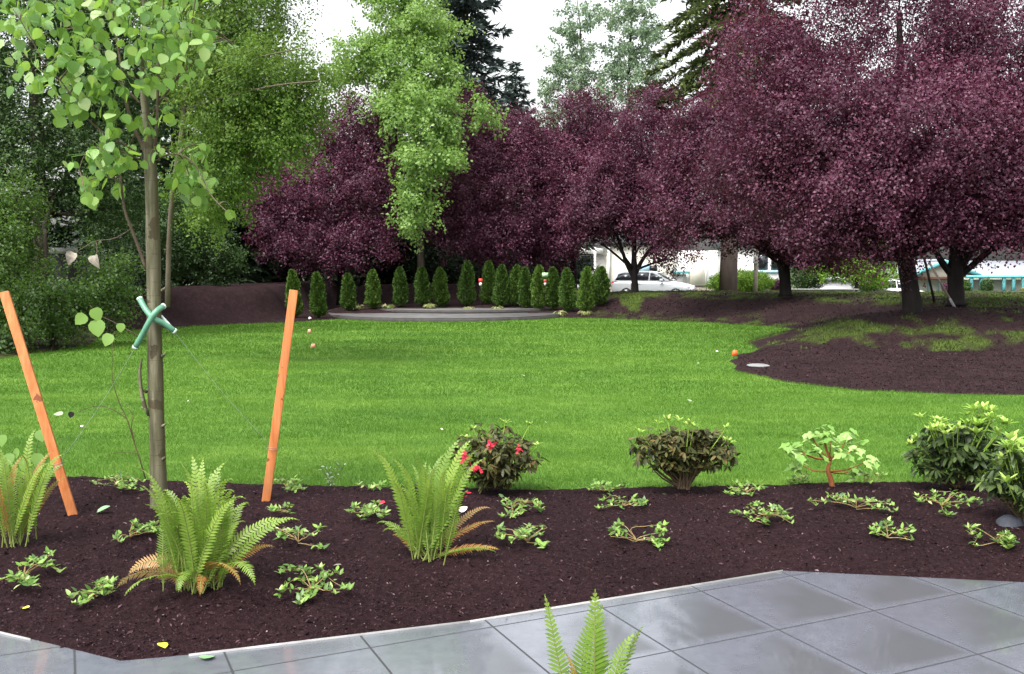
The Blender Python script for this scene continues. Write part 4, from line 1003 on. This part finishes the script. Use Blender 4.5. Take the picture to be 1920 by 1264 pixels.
for (x, y, o) in tips:
    s = (1553, 884) if y > 850 else (1555, 862); g.tube(curve_pts([Q(*s), Q((x + s[0]) / 2, (y + s[1]) / 2 + 6, o * .5), Q(x, y, o)], 7), np.linspace(.0075, .003, 7), 6)
g.build('stem', M['stem_orange'], root, smooth=True)
g = Geo()
for (x, y, o) in tips:
    for q in range(13):
        an = RNG.random() * 6.28; hd = np.array([math.cos(an), math.sin(an), RNG.uniform(-.6, .5)])
        big_leaf(g, Q(x, y, o) + RNG.normal(size=3) * .025, RNG.uniform(.05, .10), np.array([math.cos(an) * .5, math.sin(an) * .5 - .3, 1]), hd, RNG.random(), LOB, .15)
g.build('leaves', M['hydrangea'], root)

# ------------------------------------------------------------------ trailing ground cover plants
VL = np.array([(0, 0), (.15, .18), (.23, .42), (.16, .74), (0, 1.08), (-.16, .74), (-.23, .42), (-.15, .18)])
TR = [(225, 920, 150, 50, 9, 'sprawling trailing plant left of the sapling foot at the back edge of the bed'), (540, 912, 80, 55, 8, 'trailing plant right behind the right stake'), (690, 978, 85, 50, 9, 'trailing plant crowding the left side of the upright fern'),
      (962, 968, 110, 65, 8, 'trailing plant with a curled stem below the red-flowered rhododendron'), (988, 1030, 115, 58, 9, 'trailing plant to the right of the orange fern fronds'), (1132, 922, 80, 32, 6, 'trailing plant at the lawn edge, left of the two-lobed rhododendron'),
      (1168, 962, 95, 36, 6, 'small trailing plant below the lawn edge, left of the two-lobed rhododendron'), (1192, 1026, 130, 55, 9, 'bright trailing plant nearest the patio, centre right'), (1400, 935, 105, 36, 7, 'trailing plant just right of the two-lobed rhododendron foot'),
      (1440, 985, 125, 58, 10, 'wide trailing plant between the two-lobed rhododendron and the orange-stemmed shrub'), (1605, 966, 135, 46, 9, 'trailing plant below the orange-stemmed shrub'), (1622, 910, 70, 20, 4, 'thin trailing shoot right of the orange stem at the lawn edge'),
      (1664, 1018, 60, 46, 6, 'small trailing plant in front of the one below the orange-stemmed shrub'), (1765, 958, 120, 62, 10, 'trailing plant in front of the rounded lime-topped rhododendron'), (1866, 1026, 95, 46, 8, 'trailing plant in front of the dark stone'),
      (585, 1112, 165, 76, 12, 'large trailing plant nearest the patio, right of the bushy fern'), (560, 1035, 160, 50, 7, 'sparse trailing plant between the bushy fern and the right stake'), (530, 978, 45, 28, 3, 'tiny trailing plant at the foot of the right stake'),
      (245, 1025, 90, 58, 8, 'trailing plant left of the bushy fern'), (180, 1122, 85, 56, 7, 'trailing plant in front of the tan frond, near the patio corner'), (45, 1090, 120, 76, 9, 'trailing plant at the foot of the left border fern'), (690, 925, 55, 24, 3, 'wispy trailing plant at the lawn edge behind the upright fern'),
      (1505, 905, 90, 16, 4, 'thin weed at the lawn edge left of the orange stem')]
for px, py, w, h, n, lab in TR:
    c = P(px, py + h * .25); c[2] = float(bed_h(c[0], c[1])); root = thing('trailing_plant', lab, 'plant', c, 'trailing plants on the mulch')
    st = Geo(); lf = Geo(); s = c[1] / F
    ax = RNG.random() * 3.14
    for k in range(max(3, int(n * 1.05))):
        an = ax + RNG.choice([0, math.pi]) + RNG.normal() * .55 if k % 3 else RNG.random() * 6.28
        ex = math.cos(an) * w / 2 * s * RNG.uniform(.4, 1.15); ey = math.sin(an) * h / 2 * s * 2.4 * RNG.uniform(.4, 1.05)
        e = c + np.array([ex, ey, 0]); m = (c + e) / 2 + np.array([RNG.normal() * .06, RNG.normal() * .06, 0])
        pts = curve_pts([c, m, e], 11); zz = bed_h(pts[:, 0], pts[:, 1])
        pts[:, 2] = zz + .010 + RNG.uniform(.01, .085) * np.sin(np.linspace(.2, RNG.uniform(1.8, 3.0), 11))
        st.tube(pts, np.linspace(.0028, .0012, 11), 4, cap=False)
        dens = RNG.choice([7, 13, 20]); lo_ = RNG.uniform(.1, .55)
        for q in range(dens):
            t = min(10, int(10 * (lo_ + (1 - lo_) * RNG.random() ** .7))); p = pts[t]; an2 = RNG.random() * 6.28
            hd = np.array([math.cos(an2), math.sin(an2), RNG.uniform(-.2, .9)]); nr = np.array([-math.cos(an2) * .5, -math.sin(an2) * .5 - .25, 1]) + RNG.normal(size=3) * .4
            big_leaf(lf, p + RNG.normal(size=3) * [.010, .010, .006], RNG.uniform(.02, .048), nr, hd, RNG.random(), VL, .2)
        for q in range(RNG.integers(3, 7)):
            an2 = q * 1.256 + RNG.random(); hd = np.array([math.cos(an2), math.sin(an2), .7]); big_leaf(lf, pts[10], RNG.uniform(.022, .045), np.array([-math.cos(an2), -math.sin(an2) - .2, 1]), hd, .4 + .6 * RNG.random(), VL, .2)
    st.build('stems', M['stem_vine'], root); lf.build('leaves', M['vine'], root)
# small grey upright sprig
b = P(618, 912); root = thing('grey_sprig', 'tiny upright grey-green sprig at the lawn edge right of the right stake', 'plant', b)
g = Geo(); lf = Geo()
for k in range(6):
    e = at(600 + k * 9, 868 + RNG.random() * 20, b[1] + RNG.normal() * .04); c = curve_pts([b, (b + e) / 2 + RNG.normal(size=3) * .01, e], 6); g.tube(c, .0015, 4, cap=False)
    for p in c[1:]: big_leaf(lf, p, .03, RNG.normal(size=3) + [0, -1, 1], RNG.normal(size=3) + [0, 0, .5], RNG.random(), VL)
g.build('stems', M['twig'], root); lf.build('leaves', M['pale_leaf'], root)
# leaf at far left over the fern
b = P(62, 960); root = thing('leafy_shoot', 'blurred pale round-leaved shoot beside the left stake over the rusty fern', 'plant', b); g = Geo(); lf = Geo()
Q = lambda x, y: at(x, y, b[1])
g.tube(curve_pts([b, Q(66, 900), Q(68, 850), Q(74, 815)], 8), .002, 4); g.tube(curve_pts([Q(66, 900), Q(40, 865), Q(25, 850)], 6), .002, 4)
for x, y in ((75, 806), (72, 850), (35, 842), (20, 850), (50, 860), (8, 815)): big_leaf(lf, Q(x, y), .085, np.array([RNG.normal() * .4, -1, .4]), np.array([RNG.normal() * .5, 0, -1]), .6)
g.build('stem', M['twig'], root); lf.build('leaves', M['poplar'], root)

# ------------------------------------------------------------------ fallen bits
def fallen(px, py, size, mat, label, zf, name='fallen_leaf', outline=OUT, tilt=.25, grp='fallen leaves'):
    p = P(px, py); p[2] = zf(p) + .012; g = Geo()
    big_leaf(g, p, size, np.array([RNG.normal() * tilt, RNG.normal() * tilt - .15, 1]), np.array([RNG.normal(), RNG.normal() * .5, 0]), .5, outline, .12)
    tag(g.build(name, mat), label, 'petal' if 'petal' in name else 'leaf', grp)
bz = lambda p: float(bed_h(p[0], p[1]))
fallen(183, 984, .085, M['green_dead'], 'round pale green leaf lying on the mulch beside the left stake', bz)
fallen(302, 1216, .05, M['yellow_leaf'], 'bright yellow leaf on the mulch near the patio corner', bz)
fallen(55, 1157, .035, M['yellow_leaf'], 'small dull yellow leaf on the mulch near the left border', bz)
fallen(382, 1240, .07, M['green_dead'], 'pale green leaf lying on the wet paving', lambda p: .0)
fallen(430, 1055, .06, M['dry_leaf'], 'pale curled leaf just right of the bushy fern', bz)
fallen(540, 1022, .05, M['dry_leaf'], 'pale leaf between the bushy fern and the right stake', bz)
fallen(862, 983, .06, M['whitetag'], 'white scrap leaf right of the upright fern', bz)
fallen(282, 1090, .085, M['pale_dead'], 'whitish leaf caught in the tan frond of the bushy fern', bz)
fallen(625, 1082, .045, M['dry_leaf'], 'small pale leaf above the large trailing plant near the patio', bz)
fallen(970, 988, .035, M['whitetag'], 'tiny white scrap below the red-flowered rhododendron', bz)
for x, y, l in ((876, 934, 'upper red petal on the mulch left of the red-flowered shrub'), (875, 946, 'lower red petal on the mulch left of the red-flowered shrub'), (722, 962, 'red petal at the left of the upright fern')):
    fallen(x, y, .045, M['petal'], l, bz, 'fallen_petal', grp='fallen petals')
for x, y, s, m, l in ((1022, 799, .035, 'whitetag', 'white speck of litter on the lawn behind the red-flowered shrub'), (826, 812, .03, 'whitetag', 'white speck of litter on the lawn above the upright fern'), (978, 708, .08, 'pale_dead', 'pale leaf out in the middle of the lawn'), (354, 758, .03, 'whitetag', 'white speck on the lawn between sapling and right stake'),
                      (151, 808, .03, 'whitetag', 'white speck on the lawn right of the left stake'), (1296, 760, .06, 'pale_dead', 'pale leaf on the lawn behind the two-lobed rhododendron'), (1312, 686, .05, 'whitetag', 'pale scrap on the lawn left of the orange cone flag'), (1346, 662, .05, 'whitetag', 'small pale scrap on the lawn above the orange cone flag')):
    fallen(x, y, s, M[m], l, lambda p: .035)

# ------------------------------------------------------------------ flags, tags
def flag(px, py, d, hpx, wpx, mat, label, slant=0):
    b = P(px, py); root = thing('marker_flag', label, 'flag', b, 'marker flags'); s = b[1] / F
    Geo().tube([b, b + [0, 0, hpx * s]], .006, 5).build('wire_stem', M['wire'], root)
    g = Geo(); z0 = b[2] + hpx * s * .35; z1 = b[2] + hpx * s; w = wpx * s
    g.prism([[b[0] - w * .5, b[1] - .006, z0], [b[0] + w * .5, b[1] - .006, z0 + .02], [b[0] + w * .35, b[1] - .006, z1], [b[0] - w * .25, b[1] - .006, z1 - .01]], [0, -.006, 0]); g.build('flag_cloth', mat, root)
flag(1377, 674, 18, 18, 12, M['flag'], 'bright orange marker flag at the tip of the mulch path')
flag(580, 629, 25, 12, 8, M['pinkflag'], 'small pink-orange marker flag on the lawn, upper of two right of the stake')
flag(587, 657, 22, 13, 10, M['pinkflag'], 'small pink marker flag on the lawn, lower of two right of the stake')
c = P(581, 600); c[2] = .05
rock('white_ball', 'small white ball-like object at the left tip of the terrace', 'ball', c, (.055, .055, .055), M['whitetag'], 9)
def plant_tag(px, py, d, label, top, bot, wpx=11, hpx=11):
    b = at(px, 582, d); b[2] = float(H(b[0], b[1])); t = at(px, py, d); s = d / F; root = thing('plant_tag', label, 'tag', b, 'tags on the arborvitae row')
    Geo().tube([b, [b[0], b[1], t[2]]], .004, 5).build('stem', M['bark_dark'], root)
    Geo().box(t, (wpx * s, .012, hpx * s)).build('card', M[top], root)
    if bot: Geo().box(t - [0, .002, hpx * s * .95], (wpx * s * .7, .012, hpx * s * .8)).build('card', M[bot], root)
plant_tag(901, 526, 36.5, 'red and white plant tag in front of the gap beside the ninth arborvitae', 'redtag', 'whitetag', 7, 7)
plant_tag(1022, 515, 35.6, 'pale green tag above a red one between the thirteenth and fourteenth arborvitae', 'greentag', None, 11, 7)
plant_tag(1022, 527, 35.5, 'red and white plant tag below the pale green one', 'redtag', 'whitetag', 5, 6)

# ------------------------------------------------------------------ cars
def car(label, loc, rz, paint):
    root = thing('parked_car', label, 'car', loc, 'parked cars', rz)
    Wd = .87
    st = [(-2.16, .55, .86, .74), (-2.12, .36, .98, .82), (-1.7, .27, 1.0, .87), (-.8, .25, 1.0, .88), (.2, .25, .99, .88), (.95, .26, .97, .87), (1.5, .28, .88, .85), (1.9, .32, .79, .8), (2.12, .38, .68, .7), (2.2, .45, .58, .58)]
    V = []
    for x, zb, zt, w in st:
        zm = zb + (zt - zb) * .55
        half = [(0, zt + .015), (w * .6, zt + .008), (w * .9, zt - .03), (w * .985, zt - .12), (w, zm), (w * .97, zb + .08), (w * .85, zb), (0, zb)]
        V += [(x, y, z) for y, z in half] + [(x, -y, z) for y, z in half[-2:0:-1]]
    k = 14; V = np.array(V); Fq = [[i * k + j, i * k + (j + 1) % k, (i + 1) * k + (j + 1) % k, (i + 1) * k + j] for i in range(len(st) - 1) for j in range(k)]
    g = Geo().add(V, Fq); g.f += [np.arange(k)[None, ::-1], np.arange(k)[None] + (len(st) - 1) * k]; g.a += [np.full(1, .5)] * 2
    # cabin
    pr = [(-2.1, .97), (-2.02, 1.15), (-1.85, 1.40), (-1.6, 1.475), (-.9, 1.52), (-.2, 1.51), (.2, 1.45), (.6, 1.23), (1.05, .96)]
    hw = lambda z: .80 - .20 * max(0, (z - .97) / .55) ** 1.1
    n = len(pr); V = [(x, hw(z), z) for x, z in pr] + [(x, -hw(z), z) for x, z in pr]
    off = g.n
    g.add(V, [[i, i + 1, i + 1 + n, i + n] for i in range(n - 1)]); g.f += [np.arange(n)[None] + off, np.arange(n)[None, ::-1] + n + off]; g.a += [np.full(1, .5)] * 2
    body = g.build('body', paint, root, smooth=False, local=True); m = body.modifiers.new('bevel', 'BEVEL'); m.width = .03; m.segments = 3; m.limit_method = 'ANGLE'; m.angle_limit = .5
    for sgn in (-1, 1):
        for nm, poly in (('rear_window', [(-1.95, 1.03), (-1.78, 1.36), (-1.5, 1.42), (-1.02, 1.45), (-1.0, 1.03)]), ('door_window', [(-.93, 1.03), (-.95, 1.455), (-.2, 1.45), (-.1, 1.43), (-.12, 1.03)]), ('door_window', [(-.04, 1.03), (-.04, 1.425), (.14, 1.39), (.52, 1.2), (.78, 1.03)])):
            pts = np.array([(x, sgn * (hw(z) + .004), z) for x, z in poly]); Geo().prism(pts, [0, sgn * .008, 0]).build(nm, M['glass'], root, local=True)
        g = Geo(); g.box((.62, sgn * .95, 1.04), (.16, .2, .13)); g.build('mirror', paint, root, local=True, bevel=.03)
        Geo().box((1.93, sgn * .66, .68), (.32, .2, .12)).build('headlight', M['clearlamp'], root, local=True, bevel=.03)
        Geo().box((-2.06, sgn * .74, .84), (.16, .14, .26)).build('tail_light', M['redlamp'], root, local=True, bevel=.03)
        for wx in (-1.3, 1.38):
            an = np.linspace(0, 6.283, 25)[:-1]
            ring = lambda r, y: np.stack([wx + r * np.cos(an), 0 * an + y, .31 + r * np.sin(an)], 1)
            wh = Geo().prism(ring(.31, sgn * .70), [0, sgn * .19, 0]).build('wheel', M['tyre'], root, local=True)
            Geo().prism(ring(.21, sgn * .89), [0, sgn * .012, 0]).build('rim', M['rim'], wh, local=True)
        Geo().box((-.55, sgn * .885, .86), (.18, .02, .03)).build('door_handle', paint, root, local=True)
    f0 = np.array([(.30, -.6, 1.405), (.30, .6, 1.405), (.98, .74, 1.015), (.98, -.74, 1.015)]); Geo().prism(f0 + [.012, 0, .012], [.008, 0, .008]).build('windscreen', M['glass'], root, local=True)
    return root
cp = at(1226, 545, 52); cz_ = float(H(cp[0], cp[1]))
car('silver hatchback parked behind the fork-trunked plum, facing right', (cp[0], cp[1], cz(1226, 561, 52)), math.radians(-22), M['silver'])
car('white car mostly hidden behind the berm beside the island plum', (at(1672, 540, 57)[0], 57, cz(1672, 572, 57)), math.radians(6), M['carwhite'])

# ------------------------------------------------------------------ street, houses, fences
v, f = grid(np.array([-6., 0, 8, 20, 45]), np.array([47.5, 50, 52, 54, 56.]), lambda x, y: H(x, y) * 0 + np.interp(y, [47, 56], [.16, -.25]) + .05)
structure(Geo().add(v, f).build('street', M['asphalt']))

def wallbox(root, nm, mat, x0, x1, y0, y1, d, dep=4., zt=None, zb=-1.2, off=0):
    a = at(x0, y0, d); b = at(x1, y1, d); g = Geo()
    z0 = b[2] if zb is None else zb
    g.box(((a[0] + b[0]) / 2, d + dep / 2 + off, (a[2] + z0) / 2), (abs(b[0] - a[0]), dep, abs(a[2] - z0))); return g.build(nm, mat, root)
def panel(root, nm, mat, x0, x1, y0, y1, d, th=.06):
    a = at(x0, y0, d); b = at(x1, y1, d); return Geo().box(((a[0] + b[0]) / 2, d - th / 2, (a[2] + b[2]) / 2), (abs(b[0] - a[0]), th, abs(a[2] - b[2]))).build(nm, mat, root)
# pale house behind the silver car
root = thing('house', 'pale cream house with blue trim behind the silver car', 'house', [*at(1200, 545, 64)[:2], -1.2], 'houses behind the berm')
w = wallbox(root, 'wall', M['cream'], 1140, 1262, 455, 545, 64, 6)
wallbox(root, 'wall', M['greywall'], 1040, 1139, 478, 545, 65, 5)
wallbox(root, 'wall', M['white'], 1262.5, 1345, 470, 545, 64.5, 5)
a, b_ = at(1132, 457, 63.6), at(1270, 457, 63.6); ap = at(1196, 415, 63.6)
Geo().prism([a, b_, ap], [0, 7, 0]).build('roof', M['roofdark'], root)
Geo().prism([at(1030, 476, 64.6), at(1131, 476, 64.6), at(1131, 466, 64.6), at(1040, 460, 64.6)], [0, 6, 0]).build('roof', M['white'], root)
f_ = panel(root, 'window', M['glass'], 1090, 1113, 480, 505, 64.9); panel(root, 'trim', M['blue'], 1060, 1096, 505, 509, 64.9, .1)
panel(root, 'corner_post', M['white'], 1113.5, 1117, 464, 540, 64.7, .2); panel(root, 'corner_post', M['white'], 1139, 1143, 462, 540, 63.9, .12)
panel(root, 'window', M['glass'], 1218, 1232, 498, 508, 63.95); panel(root, 'trim', M['blue'], 1198, 1217, 496, 512, 63.95, .08); panel(root, 'trim', M['teal'], 1255, 1300, 508, 513, 64.3, .3)
panel(root, 'garage_door', M['greywall'], 1268, 1286, 514, 540, 64.4); panel(root, 'pillar', M['cream'], 1293, 1320, 478, 540, 64.2, .3); panel(root, 'corner_post', M['white'], 1320.5, 1324, 475, 540, 64.2, .34)
# second pale house, right of the thick grey trunk
root = thing('house', 'white house with dark windows between the grey fir trunk and the slim plum', 'house', [*at(1430, 545, 66)[:2], -1.2], 'houses behind the berm')
wallbox(root, 'wall', M['white'], 1372, 1478, 462, 545, 66, 5); Geo().prism([at(1366, 462, 65.6), at(1484, 462, 65.6), at(1470, 435, 65.6), at(1380, 435, 65.6)], [0, 6, 0]).build('roof', M['roofdark'], root)
for x0, x1 in ((1422, 1439), (1446, 1464)): panel(root, 'window', M['glass'], x0, x1, 472, 506, 65.95)
panel(root, 'trim', M['blue'], 1412, 1470, 507, 512, 65.95, .08)
# teal house at the right
root = thing('house', 'beige gabled house with teal trim and posts behind the right-hand plums', 'house', [*at(1820, 545, 60)[:2], -1.3], 'houses behind the berm')
wallbox(root, 'wall', M['white'], 1716, 1960, 524, 545, 61.5, 5)
gab = [at(1704, 519, 60), at(1830, 519, 60), at(1766, 493, 60)]
Geo().prism(gab, [0, 5, 0]).build('gable', M['beige'], root)
for p, q in ((gab[0], gab[2]), (gab[2], gab[1])):
    g = Geo(); u = unit(q - p); nn = np.array([-u[2], 0, u[0]]); e = .25 * u; g.prism([p - e + [0, -.5, 0], q + e * .3 + [0, -.5, 0], q + e * .3 + nn * .16 + [0, -.5, 0], p - e + nn * .16 + [0, -.5, 0]], [0, 6, 0]); rf = g.build('roof', M['roof'], root)
    g = Geo(); g.prism([p - e + [0, -.56, -.02], q + [0, -.56, -.02], q + nn * .18 + [0, -.56, 0], p - e + nn * .18 + [0, -.56, 0]], [0, .05, 0]); g.build('fascia', M['teal'], rf)
panel(root, 'beam', M['brown'], 1716, 1782, 519, 525, 59.9, .12)
a, b_, c_, d_ = at(1812, 517, 59.5), at(2000, 517, 59.5), at(1980, 489, 63), at(1800, 489, 63)
rf = Geo().prism([a, b_, c_, d_], [0, 0, -.08]).build('roof', M['roof'], root)
panel(rf, 'fascia', M['teal'], 1811, 2000, 516.5, 521, 59.4, .1)
for x in (1820, 1838, 1881, 1899, 1917): panel(root, 'post', M['teal'], x - 2.4, x + 2.4, 521, 548, 59.7, .14)
for x in (1740, 1760): panel(root, 'post', M['blue'], x - 1.2, x + 1.2, 525, 548, 61.2, .1)
# bushes by the houses
def bush(label, px, py, rx, ry, d, mat, n=9000, leaf=.09, group='bushes by the houses'):
    c = at(px, py, d); s = d / F; b = c - [0, 0, ry * s]; root = thing('bush', label, 'shrub', b, group)
    g = Geo()
    for k in range(7): g.tube([b, c + RNG.normal(size=3) * np.array([rx, rx * .6, ry]) * s * .4], [.03, .008], 4, cap=False)
    g.build('branches', M['bark_dark'], root)
    dr = unit(RNG.normal(size=(n, 3))); lum = 1 + .15 * np.sin(dr[:, 0] * 7 + px) * np.sin(dr[:, 2] * 6 + dr[:, 1] * 5); p = c + dr * (RNG.random(n) ** .3 * lum)[:, None] * np.array([rx * s, rx * s * .8, ry * s])
    g = Geo(); leaf_quads(g, p, leaf, leaf * .6, RNG.random(n), nrm=dr + RNG.normal(size=(n, 3)) * .6); g.build('foliage', mat, root)
bush('bright yellow-green rounded bush behind the thick grey fir trunk', 1388, 530, 62, 24, 47, M['bush'], 14000)
bush('small dark red bush left of the slim plum trunk', 1455, 536, 14, 12, 49, M['plum'], 2500)
bush('dark green bush right of the slim plum trunk', 1515, 520, 38, 26, 54, M['dark_leaf'], 7000)
bush('dark green bush under the yellow-green young tree', 1630, 530, 36, 22, 56, M['mid_leaf'], 6000)
bush('small dark bush between the teal posts', 1850, 538, 12, 16, 58.5, M['dark_leaf'], 2200)
bush('small dark bush at the near corner of the teal house', 1812, 540, 9, 14, 58.8, M['mid_leaf'], 1600)
bush('small yellow bush above the board fence at the right border', 1925, 547, 12, 8, 50, M['hosta'], 1800)
bush('low red-green bush right of the leaning poles', 1775, 540, 9, 10, 56, M['plum'], 1500)
# grey shed
root = thing('garden_shed', 'low grey boarded shed beyond the berm, below the yellow-green tree', 'shed', [*at(1565, 545, 60)[:2], -1.2])
wallbox(root, 'wall', M['greywall'], 1532, 1602, 526, 545, 60, 2.5); Geo().prism([at(1528, 526, 59.8), at(1606, 526, 59.8), at(1600, 520, 59.8), at(1534, 520, 59.8)], [0, 3, 0]).build('roof', M['roof'], root)
# pale low wall
root = thing('low_wall', 'long low white wall along the top of the berm between the plums', 'wall', [*at(1540, 545, 50)[:2], -.6])
wallbox(root, 'wall', M['white'], 1452, 1602, 543, 552, 50, .3, zb=-.6); panel(root, 'coping', M['concrete'], 1450, 1604, 541.5, 543.2, 50.1, .5)
# board fences
def fence(label, p0, p1, y0t, y1t, h, n):
    a = at(p0[0], y0t, p0[1]); b = at(p1[0], y1t, p1[1]); root = thing('board_fence', label, 'fence', [a[0], a[1], a[2] - h], 'low board fences')
    g = Geo(); t = unit(np.array([b[0] - a[0], b[1] - a[1], 0])); rz = math.atan2(t[1], t[0]); Ln = np.hypot(b[0] - a[0], b[1] - a[1])
    m = int(Ln / .16)
    for k in range(m):
        q = (k + .5) / m; c = a * (1 - q) + b * q; g.box((c[0], c[1], c[2] - h / 2 + RNG.normal() * .006), (.15, .025, h), rz)
    g.build('panel', M['fence'], root)
    g = Geo(); d = b - a; nr = np.array([-t[1], t[0], 0]) * .06; g.prism([a - nr, a + nr, a + nr + [0, 0, .05], a - nr + [0, 0, .05]], d); g.build('cap', M['fencecap'], root)
    for k in range(n):
        q = k / (n - 1); c = a * (1 - q) + b * q; Geo().box((c[0], c[1] + .09, c[2] - h / 2), (.1, .1, h), rz).build('post', M['fencecap'], root)
fence('low weathered board fence behind the silver car and grey fir trunk', (1120, 57), (1435, 49), 535, 537, .9, 6)
fence('low weathered board fence at the right border behind the forked plum', (1800, 44), (2010, 33), 548, 549, .6, 5)
# pale pole
b = at(1416, 549, 43); root = thing('pole', 'pale wooden pole with a white box, standing on the berm beside the bright bush', 'pole', b)
t = at(1418, 470, 43); Geo().tube([b - [0, 0, .3], t], [.11, .10], 10).build('post', M['polewood'], root)
c = at(1417, 486, 42.8); Geo().box(c, (.2, .12, .38)).build('white_box', M['whitetag'], root, bevel=.01)
# two thin leaning poles near the forked plum
a0 = at(1733, 485, 26); b0 = at(1752, 566, 26.5); tag(Geo().tube([b0, a0], .035, 7).build('leaning_pole', M['bark_dark']), 'dark thin pole leaning between the island plum and the forked plum', 'pole', 'leaning poles')
a0 = at(1742, 492, 26); b0 = at(1792, 580, 25); root = thing('leaning_pole', 'longer thin pole with pale lower end leaning in front of the forked plum', 'pole', b0, 'leaning poles')
m0 = b0 + (a0 - b0) * .22; Geo().tube([m0, a0], .03, 7).build('shaft', M['bark_grey'], root); Geo().tube([b0, m0], .034, 7).build('pale_end', M['flatstone'], root)
# dark shed in the wood at left
root = thing('garden_shed', 'dark open shed with pale roof edge among the trees at the left', 'shed', [*at(112, 560, 26)[:2], 0])
wallbox(root, 'wall', M['shed'], 90, 140, 477, 540, 26, 2, zb=0.); panel(root, 'roof_edge', M['shedroof'], 86, 146, 465, 476, 25.8, .3)

# ------------------------------------------------------------------ light
SUN_EL, SUN_AZ = 58, 215      # degrees; azimuth clockwise from +Y
w = bpy.data.worlds.new('World'); scene.world = w; w.use_nodes = True; nt = w.node_tree; nt.nodes.clear()
out = nt.nodes.new('ShaderNodeOutputWorld'); bg = nt.nodes.new('ShaderNodeBackground'); sky = nt.nodes.new('ShaderNodeTexSky')
sky.sky_type = 'NISHITA'; sky.sun_disc = False; sky.sun_elevation = math.radians(SUN_EL); sky.sun_rotation = math.radians(SUN_AZ)
sky.air_density = 1.6; sky.dust_density = 6; sky.ozone_density = 1
hs = nt.nodes.new('ShaderNodeHueSaturation'); hs.inputs['Saturation'].default_value = .16; hs.inputs['Value'].default_value = 1.6
nt.links.new(sky.outputs[0], hs.inputs['Color']); nt.links.new(hs.outputs[0], bg.inputs['Color']); bg.inputs['Strength'].default_value = .15
nt.links.new(bg.outputs[0], out.inputs[0])
sl = bpy.data.lights.new('sun', 'SUN'); sl.energy = 1.0; sl.angle = math.radians(14); sl.color = (1, .97, .92)
so = bpy.data.objects.new('sun', sl); COL.objects.link(so)
el, az = math.radians(SUN_EL), math.radians(SUN_AZ)
d = Vector((math.sin(az) * math.cos(el), math.cos(az) * math.cos(el), math.sin(el)))
so.rotation_euler = d.to_track_quat('Z', 'Y').to_euler()

scene.view_settings.view_transform = 'Standard'; scene.view_settings.look = 'None'; scene.view_settings.gamma = 1
scene.view_settings.exposure = .9
scene.cycles.max_bounces = 6; scene.cycles.transparent_max_bounces = 6; scene.cycles.diffuse_bounces = 3
